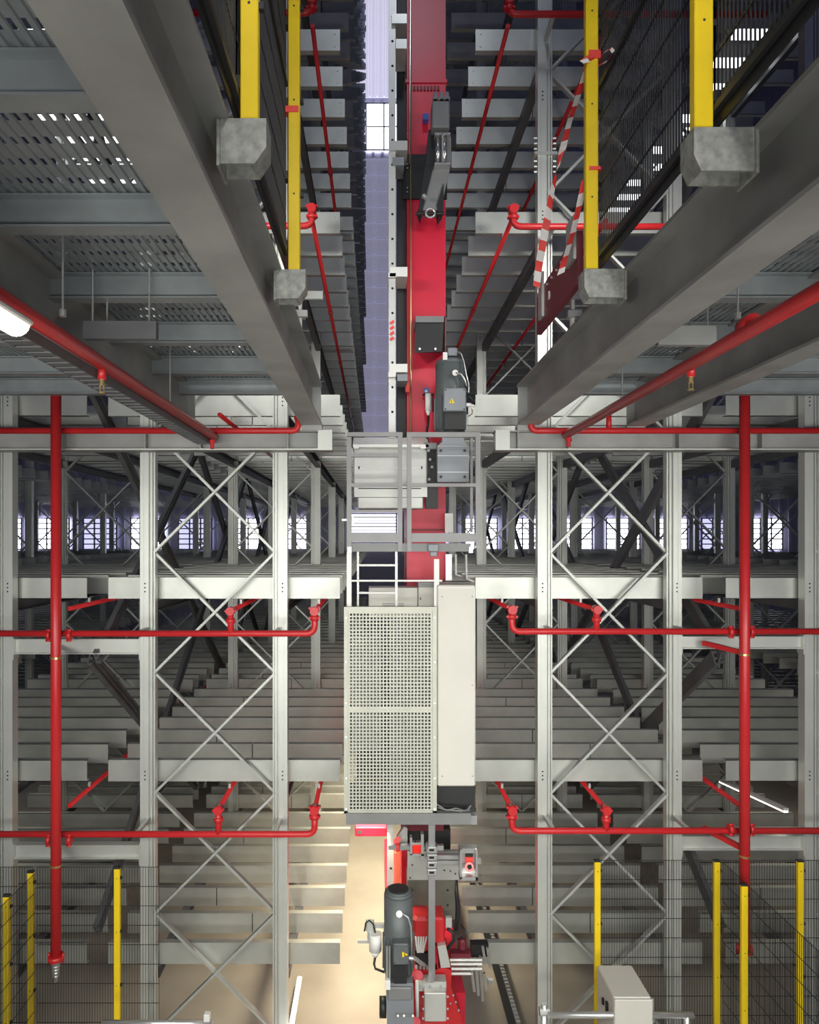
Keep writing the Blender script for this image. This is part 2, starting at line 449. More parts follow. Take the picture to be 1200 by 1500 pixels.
def post(t, x, y, z0, z1, w=.06, dd=.04, clamps=True, cap=True):
    pt = MB().cbox(x-w/2, x+w/2, y-dd/2, y+dd/2, z0, z1, .005).build('post', M['yellow'], t)
    if cap: MB().cbox(x-w/2-.002, x+w/2+.002, y-dd/2-.002, y+dd/2+.002, z1, z1+.02, .004).build('post_cap', M['black'], pt)
    if clamps:
        zz = z1-.1
        while zz > z0:
            MB().cyl((x, y-dd/2-.001, zz), (x, y-dd/2+.004, zz), .006, 7).build('post_screw', M['black'], pt)
            MB().box(x+w/2, x+w/2+.02, y-.012, y+.012, zz-.014, zz+.014).build('panel_clamp', M['black'], pt); zz -= .58
# upper fences along the girders
for x, sgn, side, ys, wps in ((-.503, 1, 'left', (1.24, 2.74, 4.24), .072), (1.352, -1, 'right', (1.35, 2.83, 4.28), .078)):
    t = thing('mesh_fence', 'black mesh fence with yellow posts along the %s edge of the platform overhead' % side, 'fence', (x, ys[1], GT), 'safety fences')
    for y in ys:
        bracket(x-sgn*.0, y, sgn, 'folded steel bracket on the %s girder under the %s yellow post' % (side, {ys[0]:'closest', ys[1]:'nearer', ys[2]:'farther'}[y]))
        post(t, x, y, GT-.023, GT+2.3, wps, .05)
        for zz in (.12, .55, 1.0, 1.5): MB().box(x-sgn*(wps/2+.03), x-sgn*wps/2, y-.03, y+.03, GT+zz, GT+zz+.05).build('mesh_clip', M['black'], t)
    for i in range(2):
        m = MB(); wire_panel(m, (x-sgn*.055, ys[i], 0), (x-sgn*.055, ys[i+1], 0), GT+.12, GT+2.2, .03, .2, .006)
        m.build('mesh_panel', M['black'], t)
        m = MB()
        for zz in (.10, 1.15, 2.2): MB().bar((x-sgn*.055, ys[i], GT+zz), (x-sgn*.055, ys[i+1], GT+zz), .03, .03).build('panel_rail', M['black'], t)
    m = MB(); m.box(x-sgn*.07, x-sgn*.062, ys[0], ys[2]+.2, GT+.03, GT+.16)
    for q in range(22):
        yy = ys[0]+.05+q*.14; m.cyl((x-sgn*.062, yy, GT+.12), (x-sgn*.052, yy, GT+.12), .006, 6)
    m.build('toe_board', M['blackbox'], t)
# maroon guard plate beyond the right fence
t = thing('guard_plate', 'dark red bolted guard plate beyond the taped yellow post on the platform edge', 'plate', (1.37, 5.1, GT))
m = MB(); m.add([(1.36,4.6,1.72),(1.36,5.75,1.72),(1.36,5.75,2.05),(1.36,4.6,2.08),(1.40,4.6,1.72),(1.40,5.75,1.72),(1.40,5.75,2.05),(1.40,4.6,2.08)],
      [(0,1,2,3),(7,6,5,4),(0,4,5,1),(1,5,6,2),(2,6,7,3),(3,7,4,0)])
m.build('plate', M['maroon'], t)
m = MB()
for q in range(8): m.cyl((1.35, 4.7+.14*q, 2.02), (1.355+.006, 4.7+.14*q, 2.02), .014, 7)
m.build('bolt_head', M['steel'], t)
m = MB(); m.box(1.34,1.36,4.62,4.80,1.90,2.20); m.build('end_stop', M['galv'], t)
MB().box(1.34,1.36,5.5,5.62,1.8,2.16).build('end_stop', M['galv'], t)
# clamps at the far ends of the platform opening
for x, side in ((-.59, 'left'), (1.55, 'right')):
    t = thing('latch_bracket', 'small pale latch bracket on the %s girder beyond the far yellow post' % side, 'bracket', (x, 5.3, GT))
    yb = 5.35
    MB().box(x-.012, x+.012, yb, yb+.05, GT, GT+.34).build('bar', M['white'], t)
    m = MB(); m.box((x-.09) if side == 'left' else x-.2, (x+.18) if side == 'left' else x+.1, yb-.03, yb, GT+.20, GT+.26); m.box(x-.05, x+.06, yb-.04, yb, GT+.06, GT+.11); m.build('bracket_plate', M['lidw'], t)
# hazard tape
def ribbon(name, pts, w, label, side=(1,0,0)):
    m = MB(); pts = [V(p) for p in pts]; fine = []
    for i in range(len(pts)-1):
        n = max(2, int((pts[i+1]-pts[i]).length/.035))
        for k in range(n): fine.append(pts[i].lerp(pts[i+1], k/n))
    fine.append(pts[-1])
    for i in range(len(fine)-1):
        a = i*.35; s = V((math.cos(a*.25), .45*math.sin(a*.6), 0)).normalized()*w/2
        b = (i+1)*.35; s2 = V((math.cos(b*.25), .45*math.sin(b*.6), 0)).normalized()*w/2
        if abs(s.x) < .3*w/2: s.x = .3*w/2
        if abs(s2.x) < .3*w/2: s2.x = .3*w/2
        sl = V((0,0,.012))
        th = V((0,.001,0))
        m.mi = (i//2) % 2
        A = [fine[i]-s-sl, fine[i]+s+sl, fine[i+1]+s2+sl, fine[i+1]-s2-sl]
        m.add(A+[p+th for p in A], [(0,1,2,3),(7,6,5,4),(0,4,5,1),(2,6,7,3),(1,5,6,2),(3,7,4,0)])
    return m
yb = 4.28
t = thing('hazard_tape', 'red and white striped barrier tape knotted round the far right yellow post', 'tape', (1.37, yb, GT+.9))
m = ribbon('tape', [(1.34, yb-.04, Z(92, yb)), (1.30, yb+.3, Z(180, yb+.3)), (1.27, yb+.62, Z(280, yb+.62)), (1.24, yb+.9, Z(390, yb+.9)), (1.235, yb+.95, Z(420, yb+.95))], .052, '')
m.build('tape_strip', [M['taper'], M['tapew']], t)
m = ribbon('tape', [(X(862, yb), yb+.06, Z(255, yb)), (X(853, yb), yb+.2, Z(320, yb)), (X(846, yb), yb+.3, Z(355, yb)), (X(842, yb), yb+.32, Z(372, yb))], .05, '')
m.build('tape_strip', [M['taper'], M['tapew']], t)
m = MB(); m.box(1.33, 1.42, yb-.032, yb+.032, Z(90,yb), Z(78,yb)); m.build('tape_wrap', M['taper'], t)
m = ribbon('tape', [(1.385, 4.22, Z(95,4.22)), (1.39, 4.08, Z(89,4.08)), (1.392, 3.99, Z(76,3.99)), (1.388, 4.02, Z(71,4.02)), (1.385, 4.12, Z(76,4.12)), (1.38, 4.2, Z(84,4.2))], .022, '')
m.build('tape_loop', [M['taper'], M['tapew']], t)
m = ribbon('tape', [(1.335, yb-.04, Z(86,yb)), (1.29, yb-.05, Z(95,yb)), (1.31, yb-.05, Z(100,yb))], .05, '')
m.build('tape_tail', [M['taper'], M['tapew']], t)
m = MB(); m.box(1.333, 1.418, yb-.03, yb+.03, Z(252,yb), Z(247,yb)); m.build('tape_wrap', M['taper'], t)
yl = 4.24
m = MB(); m.box(-.555, -.475, yl-.03, yl+.03, Z(168,yl), Z(159,yl))
tag(m.build('tape_band', [M['taper']]), 'scrap of red tape wrapped round the farther left yellow post', 'tape')
# rods and fixings hanging from the decks
for i, (px, y0, y1, d) in enumerate(((92, 355, 458, 3.6), (157, 350, 482, 4.35), (1081, 380, 462, 4.0), (1010, 437, 492, 4.9))):
    a = P(px, y1, d)
    m = MB(); m.cyl((a.x, d, 1.66), (a.x, d, a.z), .006, 8); m.cyl((a.x, d, a.z-.02), (a.x, d, a.z+.015), .018, 8)
    tag(m.build('hanger_rod', M['alu']), ('thin steel hanger rod with nut under the %s deck, %s' % (('left','left','right','right')[i], ('nearer the lit lamp','farther from the lit lamp','above the long red pipe','nearer the right girder')[i])), 'rod', 'hanger rods under the decks')
for x0, x1, d, lab in ((-1.80, -1.35, 4.2, 'left'), (1.95, 2.35, 4.7, 'right')):
    za, zb_ = (Z(496, d), Z(470, d)) if lab == 'left' else (Z(505, d), Z(477, d))
    t = thing('cover_plate', 'flat plate hanging crosswise under the %s platform deck' % lab, 'plate', ((x0+x1)/2, d, za))
    MB().box(x0, x1, d, d+.05, za, zb_).build('plate', M['dark' if lab == 'left' else 'girder'], t)
    for xx in (x0+.05, x1-.05): MB().cyl((xx, d+.025, zb_-.01), (xx, d+.025, 1.672), .006, 8).build('hanger_rod', M['alu'], t)
# cable tray and lamp at left
t = thing('cable_tray', 'dark slotted cable tray running lengthwise below the left red sprinkler pipe', 'cable tray', (-1.84, 3, 1.0))
m = MB()
for sx in (-.07, .07): m.box(-1.84+sx-.004, -1.84+sx+.004, -1, GE-.1, 1.02, 1.08)
m.build('side_wall', M['dark'], t)
m = MB(); y = -1
while y < GE-.15: m.box(-1.91, -1.77, y, y+.07, 1.018, 1.026); y += .11
m.build('slotted_base', M['dark'], t)
t = thing('tube_lamp', 'glowing tube lamp hanging under the left platform near the cable tray', 'lamp', (-1.6, 2.6, .98))
MB().cbox(-1.70, -1.56, 1.8, 3.12, .97, 1.0, .01).build('housing', M['white'], t)
m = MB(); m.prism((-1.63, 1.82, .955), (-1.63, 3.10, .955), [(.06*math.cos(3.1416*i/8), -.05*math.sin(3.1416*i/8)+.016) for i in range(9)])
m.build('lamp_cover', M['lamp'], t)
# ------------------------------------------------------------------ red sprinkler pipes
def arc(c, a0, a1, r, ax, n=6): return None
def coupling(mb, p, q, r):
    mb.cyl(p, q, r*1.45, 12)
def pipe_thing(label, at): return thing('sprinkler_pipe', label, 'pipe', at, 'red sprinkler pipes')
YH = 7.33
def bend(p0, corner, p1, r=.09, n=5):
    p0, c, p1 = V(p0), V(corner), V(p1)
    a = c+(p0-c).normalized()*r; b = c+(p1-c).normalized()*r
    return [p0]+[a.lerp(c, i/n).lerp(c.lerp(b, i/n), i/n) for i in range(n+1)]+[p1]
def header(side, z_h, z_p, xs, xend, label, zend=None, stubs=()):
    """front header: horizontal run to xend then an upturned elbow; branches run into depth"""
    xo = xs
    t = pipe_thing(label, (xend, YH, z_h))
    m = MB(); pts = bend((xo, YH, z_h), (xend, YH, z_h), (xend, YH, z_p-.02))
    m.tube(pts, .034, 12); m.build('run', M['red'], t, smooth=True)
    m = MB(); coupling(m, (xend, YH, z_p-.10), (xend, YH, z_p-.05), .034)
    m.cyl((xend, YH-.055, z_p), (xend, YH+.06, z_p), .048, 14)
    for q in (-1, 1): m.cyl((xend+q*.05, YH-.03, z_p+.03), (xend+q*.05, YH+.03, z_p+.03), .014, 8)
    for q in (-1, 1): m.cyl((xend+q*.05, YH-.03, z_p-.075), (xend+q*.05, YH+.03, z_p-.075), .012, 8)
    m.build('coupling', M['red'], t, smooth=True)
    for xu in ((-2.57, -1.078) if side == 'left' else (1.917, 3.373)):
        MB().box(xu-.02, xu+.02, YH, D0, z_h-.02, z_h+.02).build('pipe_bracket', M['galv'], t)
    for sx in stubs:
        m = MB(); m.cyl((sx, YH, z_h), (sx, YH, z_p), .034, 12); s = m.build('stub', M['red'], t, smooth=True)
        m = MB(); coupling(m, (sx, YH, z_p-.13), (sx, YH, z_p-.08), .034); m.cyl((sx, YH-.05, z_p), (sx, YH+.05, z_p), .046, 12)
        for q in (-1, 1): m.cyl((sx+q*.05, YH-.03, z_p), (sx+q*.05, YH+.03, z_p), .013, 8)
        m.build('coupling', M['red'], t, smooth=True)
    return t
def branch(x, z, y1, label):
    t = pipe_thing(label, (x, YH, z))
    m = MB(); m.cyl((x, YH+.06, z), (x, y1, z), .026, 12); m.build('run', M['red'], t, smooth=True)
    for yy in (D0+.19, D0+.19+.62*6, D0+.19+.62*13):
        if yy < y1: MB().box(x-.012, x+.012, yy, yy+.03, z, z+.075 if z < 2 else z+.095).build('pipe_hanger', M['galv'], t)
    m = MB()
    y = 10.3
    while y < y1: m.cyl((x, y, z), (x, y+.09, z), .036, 10); y += 3.0
    m.build('coupling', M['red'], t, smooth=True)
xl, xr = X(461, YH), X(750, YH)
levels = [(Z(928, YH), Z(895, YH), 'upper', Z(925, YH), Z(893, YH)), (Z(1222, YH), Z(1186, YH), 'lower', Z(1217, YH), Z(1186, YH))]
for zl, zpl, nm, zr, zpr in levels:
    sx = X(338, YH) if nm == 'upper' else X(320, YH)
    header('left', zl, zpl, -4.6, xl, 'red sprinkler header pipe crossing the left rack front, %s of the two' % nm, stubs=(sx,))
    branch(xl, zpl, 27, 'red branch pipe into the left rack from the elbow of the %s header' % nm)
    branch(sx, zpl, 27, 'red branch pipe into the left rack from the tee stub of the %s header' % nm)
    sx = X(874, YH) if nm == 'upper' else X(888, YH)
    header('right', zr, zpr, 5.2, xr, 'red sprinkler header pipe crossing the right rack front, %s of the two' % nm, stubs=(sx,))
    branch(xr, zpr, 27, 'red branch pipe into the right rack from the elbow of the %s header' % nm)
    branch(sx, zpr, 27, 'red branch pipe into the right rack from the tee stub of the %s header' % nm)
    for xo, zz, sd in ((-3.31, zpl+.02, 'left'), (3.975, zpr+.0, 'right')):
        branch(xo, zz, 22, 'red branch pipe between %s racks behind the riser near the %s header' % (sd, nm))
# upper level headers above the platform
header('left', Z(331, YH), Z(307, YH), -2.8, X(457, YH), 'red sprinkler pipe with elbow above the platform, left rack, lower one', stubs=())
branch(X(457, YH), 3.44, 29, 'red branch pipe under the first shelf level above platform, left rack')
header('right', Z(332, YH), Z(308, YH), 4.2, X(752, YH), 'red sprinkler pipe with elbow behind the hazard tape, right rack', stubs=())
branch(X(752, YH), 3.46, 29, 'red branch pipe under the first shelf level above platform, right rack')
header('left', Z(19, YH), Z(2, YH), -2.8, X(457, YH), 'red sprinkler pipe with elbow at the very top, left rack', stubs=())
branch(X(457, YH), 5.56, 29, 'red branch pipe under the second shelf level above platform, left rack')
header('right', Z(21, YH), Z(2, YH), 4.2, X(746, YH), 'red sprinkler pipe at the very top, right rack', stubs=())
branch(X(746, YH), 5.56, 29, 'red branch pipe under the second shelf level above platform, right rack')
branch(2.5, 3.45, 29, 'red branch pipe under first shelf level above platform, middle of the right rack')
branch(2.5, 5.56, 29, 'red branch pipe under second shelf level above platform, middle of the right rack')
# header on the platform edge girder
YE = 7.36
zE = Z(631, YE)
for xs, xe, side, st in ((-4.9, X(437, YE), 'left', ()), (5.6, X(778, YE), 'right', (X(892, YE),))):
    t = pipe_thing('red sprinkler pipe lying along the %s edge girder at platform height' % side, (xe, YE, zE))
    if side == 'left': pts = bend((xs, YE, zE), (xe, YE, zE), (xe, YE, zE+.17), .07)
    else: pts = bend((xs, YE, zE), (xe, YE, zE), (xe, YE, zE+.12), .07)
    m = MB(); m.tube(pts, .034, 12); m.build('run', M['red'], t, smooth=True)
    m = MB(); m.cyl((xe, YE, zE+.12), (xe, YE, zE+.16), .046, 12)
    for sx in st: m.cyl((sx, YE, zE), (sx, YE, zE+.2), .03, 10)
    m.build('coupling', M['red'], t, smooth=True)
branch(X(320, YH), Z(606, YH), 12, 'red branch pipe end above the left edge girder')
# long pipes under the decks towards the viewer
for (xa, za, xb, zb, side, hx) in ((-1.73, 1.13, -1.73, 1.10, 'left', X(152, 4.32)), (2.08, 1.19, 2.05, 1.12, 'right', X(1008, 4.5))):
    t = pipe_thing('long red sprinkler pipe hanging lengthwise under the %s platform deck' % side, (xa, 3, za))
    m = MB(); m.cyl((xa, -.8, za), (xb, YE, zb), .043, 14); m.build('run', M['red'], t, smooth=True)
    for yy in (1.0, 3.1, 5.75): MB().cyl((xa, yy, za+.03), (xa, yy, 1.672), .006, 8).build('pipe_hanger', M['alu'], t)
    y = 4.32 if side == 'left' else 4.5
    if side == 'right':
        m = MB(); m.cyl((xa, 3.75, za), (xa, 3.85, za), .054, 14); m.build('coupling', M['red'], t, smooth=True)
    m = MB(); m.cyl((xa, y, za-.02), (xa, y, za-.12), .026, 12); s = m.build('sprinkler_drop', M['red'], t, smooth=True)
    m = MB(); m.cyl((xa, y, za-.12), (xa, y, za-.16), .016, 10); m.cyl((xa, y, za-.2), (xa, y, za-.21), .022, 10)
    m.cyl((xa-.012, y, za-.16), (xa-.012, y, za-.2), .004, 6); m.cyl((xa+.012, y, za-.16), (xa+.012, y, za-.2), .004, 6)
    m.build('sprinkler_head', M['brass'], s)
    m = MB(); m.cyl((xb, YE-.12, zb), (xb, YE-.12, zb-.14), .022, 10); m.cyl((xb, YE-.12, zb-.05), (xb, YE-.12, zb-.08), .035, 10); m.build('end_drop', M['red'], t)
# risers
for px, ytop, ybot, side in ((82, 568, 1404, 'left'), (1091, 574, 1392, 'right')):
    d = 7.22; x = X(px, d)
    t = thing('riser_pipe', 'thick vertical red riser pipe in front of the %s racks' % side, 'pipe', (x, d, Z(ybot, d)), 'vertical red risers')
    m = MB(); m.cyl((x, d, Z(ybot, d)), (x, d, Z(ytop, d)), .053, 18); m.build('run', M['red'], t, smooth=True)
    m = MB(); m.cyl((x, d, Z(ybot+2, d)), (x, d, Z(ybot-5, d)), .082, 16)
    for q in (-1, 1): m.cyl((x+q*.075, d, Z(ybot+6, d)), (x+q*.075, d, Z(ybot-8, d)), .012, 8)
    m.build('end_flange', M['red'], t, smooth=True)
    m = MB()
    for q in range(5): m.cyl((x, d, Z(ybot+4+q*5, d)), (x, d, Z(ybot+7+q*5, d)), .045-.004*q, 12)
    m.cyl((x, d, Z(ybot+2, d)), (x, d, Z(ybot+34, d)), .022, 10)
    m.build('drain_fitting', M['alu'], t, smooth=True)
    for yy in ((932, 1235) if side == 'left' else (927, 1219)):
        zz = Z(yy, d)
        for q in (-1, 1):
            m = MB()
            m.cyl((x+q*.09, d+.08, zz), (x+q*.13, d+.08, zz), .052, 12)
            for w in (-1, 1): m.cyl((x+q*.085, d+.06, zz+w*.055), (x+q*.135, d+.06, zz+w*.055), .012, 8)
            m.build('coupling', M['red'], t, smooth=True)
    for yy in ((962, 1266) if side == 'left' else (957, 1252)): MB().cyl((x, d, Z(yy, d)), (x, d, Z(yy+3, d)), .060, 14).build('pipe_clip', M['brass'], t)
    for yy in ((963, 1266) if side == 'left' else (957, 1245)):
        MB().bar((x, d+.03, Z(yy, d)), (x-.22, d+.45, Z(yy-6, d)), .05, .05).build('wall_arm', M['red'], t)
# thin red pipe behind the right riser foot
# ------------------------------------------------------------------ stacker crane
C = thing('stacker_crane', 'tall stacker crane with crimson mast, guard cage and off white cabinets in the aisle', 'crane', (.58, 8.0, ZFLOOR))
ms = MB(); ms.box(X(596,8), X(653,8), 8.0, 8.75, ZFLOOR+1.2, 12.0)
mast = ms.build('mast', M['mast'], C)
m = MB(); m.box(X(594,8), X(655,8), 7.985, 8.02, Z(122,8), Z(117,8)); m.build('weld_flange', M['mast'], mast)
m = MB()
for i in range(9): m.prism((X(602+5*i,8), 7.985, Z(130,8)), (X(602+5*i,8), 8.0, Z(130,8)), [(-.014,-.025),(.014,-.025),(.010,.025),(-.010,.025)])
m.build('joint_gusset', M['maroon'], mast)
one('joint_plate', M['blackbox'], mast, 590, 226, 655, 291, 7.97, .03)
m = MB()
for yy in (196, 202, 240, 246, 275, 281):
    for xx in (597, 651): m.cyl(P(xx, yy, 7.95), P(xx, yy, 7.97), .009, 7)
m.build('joint_bolt', M['gear'], mast)
one('cable_duct', M['blackbox'], C, 582, -60, 595, 640, 8.05, .3)
m = MB(); m.cyl(P(602, -60, 7.96), P(602, 640, 7.96), .008, 8); m.build('lifting_cable', M['brass'], C)
m = MB(); m.cyl(P(602, -60, 7.9), P(600, 240, 7.9), .004, 6); m.build('thin_cable', M['steel'], C)
# guide rail with holes
def rail(y0, y1, x0, x1, d, hs):
    r = one('guide_rail', M['rail'], C, x0, y0, x1, y1, d, .06)
    m = MB(); xc = X((x0+x1)/2+.5, d)
    for yy in hs: m.cyl((xc, d-.002, Z(yy, d)), (xc, d+.01, Z(yy, d)), .014, 10)
    m.build('rail_hole', M['hole'], r); return r
gr = rail(-60, 641, 569.5, 579.5, 7.7, [-12+36.2*i for i in range(18)])
m = MB()
for i in range(4):
    a = P(572, 474+8*i, 7.69); b = P(577, 470+8*i, 7.69); m.bar(a, b, .006, .03)
m.build('red_hatch', M['taper'], gr)
gr2 = rail(1207, 1322, 567.5, 577, 7.7, [1238, 1272, 1307])
for (a, b, c2, d2) in ((571,391,597,405), (569,400,580,406), (571,533,597,545), (569,545,580,552), (573,206,597,220), (574,20,596,34), (580,57,596,71)):
    one('rail_bracket', M['white' if b > 300 else 'lidw'], C, a, b, c2, d2, 7.66, .38)
one('bracket_clamp', M['gear'], C, 582, 548, 597, 558, 7.63, .3); one('bracket_clamp', M['gear'], C, 575, 230, 592, 242, 7.68, .3)
one('mast_switch', M['taper'], C, 594, 561, 600, 574, 7.9, .08)
# tensioner at the mast joint
tn = one('tension_cylinder', M['grey'], C, 633, 147, 659, 186, 7.45, .22, .012)
m = MB()
for xx in (638, 647, 655):
    m.cyl(P(xx, 147, 7.5), P(xx, 136, 7.5), .022, 8); m.cyl(P(xx, 147, 7.5), P(xx, 143, 7.5), .034, 8)
m.build('top_bolt', M['alu'], tn)
m = MB(); m.cyl(P(641.5, 196, 7.55), P(641.5, 239, 7.55), .026, 14); m.cyl(P(651, 196, 7.55), P(651, 239, 7.55), .03, 14); m.build('piston_rod', M['steel'], tn, smooth=True)
m = MB(); fb(m, 637, 194, 660, 196.5, 7.5, .12); fb(m, 637, 238, 660, 240.5, 7.5, .12); fb(m, 647.5, 195, 649.5, 239, 7.5, .03); m.build('cylinder_yoke', M['alu'], tn)
m = MB(); a0 = (7.6,)
for (xa, xb, xc, xd) in ((637, 661, 617, 645),):
    p = [P(xa,200,7.62), P(xb,200,7.62), P(xb,240,7.62), P(xd,308,7.62), P(xc,308,7.62), P(xa,236,7.62)]
    q = [v+V((0,.18,0)) for v in p]; n = len(p)
    m.add(p+q, [tuple(range(n-1,-1,-1)), tuple(range(n,2*n))]+[(i,(i+1)%n,n+(i+1)%n,n+i) for i in range(n)])
m.build('pivot_lever', M['grey'], C)
m = MB()
p = [P(628,190,7.6), P(637,190,7.6), P(637,236,7.6), P(617,316,7.6), P(613,306,7.6), P(624,236,7.6)]
q = [v+V((0,.2,0)) for v in p]; n = len(p)
m.add(p+q, [tuple(range(n-1,-1,-1)), tuple(range(n,2*n))]+[(i,(i+1)%n,n+(i+1)%n,n+i) for i in range(n)])
p = [P(640,300,7.6), P(650,268,7.6), P(650,308,7.6), P(643,318,7.6)]
q = [v+V((0,.2,0)) for v in p]; n = 4
m.add(p+q, [tuple(range(n-1,-1,-1)), tuple(range(n,2*n))]+[(i,(i+1)%n,n+(i+1)%n,n+i) for i in range(n)])
m.build('lever_cheek', M['blackbox'], C)
m = MB(); m.cyl(P(609,313,7.58), P(651,313,7.58), .018, 10); m.build('pivot_pin', M['blackbox'], C)
m = MB(); c = P(630.5, 312, 7.55); rr = .05
m.tube([c+V((rr*math.cos(6.2832*i/16), 0, rr*math.sin(6.2832*i/16))) for i in range(17)], .012, 8); m.build('pivot_ring', M['alu'], C, smooth=True)
m = MB(); m.cyl(P(620,286,7.5), P(624,290,7.5), .025, 10); m.build('lever_light', M['alu'], C)
one('mast_sensor', M['blue'], C, 620, 166, 628, 175, 7.9, .08)
# hood on the mast
hd = MB()
p = [P(609,471,7.62), P(650,471,7.62), P(648,515,7.62), P(607,517,7.62)]; q = [P(612,463,7.98), P(652,463,7.98), P(652,517,7.98), P(610,517,7.98)]
hd.add(p+q, [(3,2,1,0),(4,5,6,7),(0,1,5,4),(1,2,6,5),(2,3,7,6),(3,0,4,7)])
hd = hd.build('mast_hood', M['blackbox'], C)
m = MB(); p = [P(609,463,7.6), P(650.5,463,7.6), P(650.5,472,7.6), P(609,472,7.6)]; q = [v+V((0,.35,0)) for v in p]
m.add(p+q, [(3,2,1,0),(4,5,6,7),(0,1,5,4),(1,2,6,5),(2,3,7,6),(3,0,4,7)]); m.build('hood_lip', M['grey'], hd)
m = MB()
for xx in (615, 638): m.cyl(P(xx,511,7.6), P(xx,511,7.63), .012, 8)
m.build('hood_screw', M['alu'], hd)
# motors
def motor(x0, x1, y0, y1, d, nm, tb, knob):
    r = (x1-x0)/2000*d; xc = X((x0+x1)/2, d); yc = d+r
    m = MB(); n = 28; zs = [(Z(y1,d), r*.86), (Z(y1,d)+.03, r), (Z(y0,d)-.05, r), (Z(y0,d)-.015, r*.93), (Z(y0,d), r*.78)]
    for i in range(len(zs)-1): m.cyl((xc, yc, zs[i][0]), (xc, yc, zs[i+1][0]), zs[i][1], n, zs[i+1][1])
    mo = m.build(nm, M['motor'], C, smooth=True)
    m = MB()
    for i in range(n):
        a = 6.2832*i/n
        if i % 2: continue
        ca, sa = math.cos(a), math.sin(a)
        m.bar((xc+r*1.01*ca, yc+r*1.01*sa, Z(y1,d)+.06), (xc+r*1.01*ca, yc+r*1.01*sa, Z(y1,d)+.06+(Z(y0,d)-Z(y1,d))*.42), .012, .03, (ca, sa, 0))
    m.build('cooling_fin', M['motor'], mo)
    m = MB(); m.cyl((xc, yc, Z(y0,d)-.002), (xc, yc, Z(y0,d)+.006), r*.7, 24); m.build('fan_cover', M['blackbox'], mo, smooth=True)
    b = one('terminal_box', M['gear' if nm == 'hoist_motor' else 'motor'], mo, *tb, d-.10, .14, .010)
    cx, cy = (tb[0]*.64+tb[2]*.36, (tb[1]+tb[3])/2+2) if nm == 'hoist_motor' else (tb[2]-5.5, (tb[1]+tb[3])/2)
    s = 4.2
    p = [P(cx-s, cy+s*.8, d-.106), P(cx+s, cy+s*.8, d-.106), P(cx, cy-s*.9, d-.106)] if nm == 'hoist_motor' else [P(cx-s, cy+s, d-.106), P(cx+s, cy, d-.106), P(cx-s, cy-s, d-.106)]
    q = [v+V((0,.004,0)) for v in p]
    mm = MB(); mm.add(p+q, [(2,1,0),(3,4,5),(0,1,4,3),(1,2,5,4),(2,0,3,5)]); mm.build('warning_triangle', M['yellow'], b)
    bx, by = cx-.4, cy+.6
    mm = MB(); mm.bar(P(bx, by-2.2, d-.108), P(bx-.8, by+.2, d-.108), .004, .006, (0,1,0)); mm.bar(P(bx-.8, by+.2, d-.108), P(bx+.8, by, d-.108), .004, .006, (0,1,0)); mm.bar(P(bx+.8, by, d-.108), P(bx, by+2, d-.108), .004, .006, (0,1,0))
    mm.build('warning_bolt_symbol', M['hole'], b)
    m = MB()
    for xx in (tb[0]+3, tb[2]-3):
        for yy in (tb[1]+3, tb[3]-3): m.cyl(P(xx, yy, d-.105), P(xx, yy, d-.098), .008, 7)
    m.build('box_screw', M['blackbox'], b)
    one('connector_box', M['blackbox'], mo, tb[0]+1, tb[3], tb[2]-3, tb[3]+27, d-.05, .12)
    m = MB(); m.cyl(P(*knob, d-.05), P(*knob, d+.03), .032, 12); m.build('eye_plug', M['white'], mo, smooth=True)
    return mo
hm = motor(640, 684, 522, 634, 7.35, 'hoist_motor', (650, 568, 683, 602), (667, 546))
one('encoder_box', M['gear'], hm, 656, 509, 670.5, 521, 7.4, .1, .008); one('encoder_label', M['white'], hm, 649, 516, 655.5, 527, 7.36, .03)
m = MB(); m.tube([P(670,515,7.38), P(676,518,7.36), P(680,530,7.33), P(683,548,7.3), P(687,563,7.3), P(687,575,7.3), P(682,572,7.3)], .007, 8); m.tube([P(668,546,7.3), P(676,548,7.28), P(681,556,7.28), P(684,566,7.28)], .010, 8)
m.tube([P(683,593,7.27), P(692,596,7.27), P(692,606,7.3), P(686,610,7.33)], .008, 8); m.build('cable', M['alu'], hm, smooth=True)
m = MB(); m.cyl(P(683,593,7.27), P(690,593,7.27), .02, 10); m.cyl(P(690,593,7.27), P(695,595,7.27), .012, 10); m.build('cable_gland', M['white'], hm, smooth=True)
m = MB(); p = [P(648,641,7.38), P(680,641,7.38), P(680,647,7.38), P(687,653,7.38), P(687,706,7.38), P(641,706,7.38), P(641,653,7.38), P(648,647,7.38)]
q = [v+V((0,.4,0)) for v in p]; n = len(p); m.add(p+q, [tuple(range(n-1,-1,-1)), tuple(range(n,2*n))]+[(i,(i+1)%n,n+(i+1)%n,n+i) for i in range(n)])
gb = m.build('hoist_gearbox', M['gear'], C)
m = MB()
for xx in (646, 681):
    for yy in (660, 698.5): m.cyl(P(xx,yy,7.36), P(xx,yy,7.39), .016, 10)
m.build('gearbox_bolt', M['blackbox'], gb)
m = MB()
for yy in (653, 667, 691): fb(m, 641, yy, 687, yy+1, 7.374, .02)
m.build('gearbox_seam', M['alu'], gb)
one('gearbox_bracket', M['grey'], C, 622, 648, 641, 658, 7.5, .3, .01)
for (xx, yy) in ((630,673),(633,684),(629,702),(628,660)): MB().cyl(P(xx,yy,7.5), P(xx,yy,7.62), .016, 8).build('pipe_fitting', M['gear'], C)
one('dark_backplate', M['blackbox'], C, 624, 655, 642, 745, 7.62, .06)
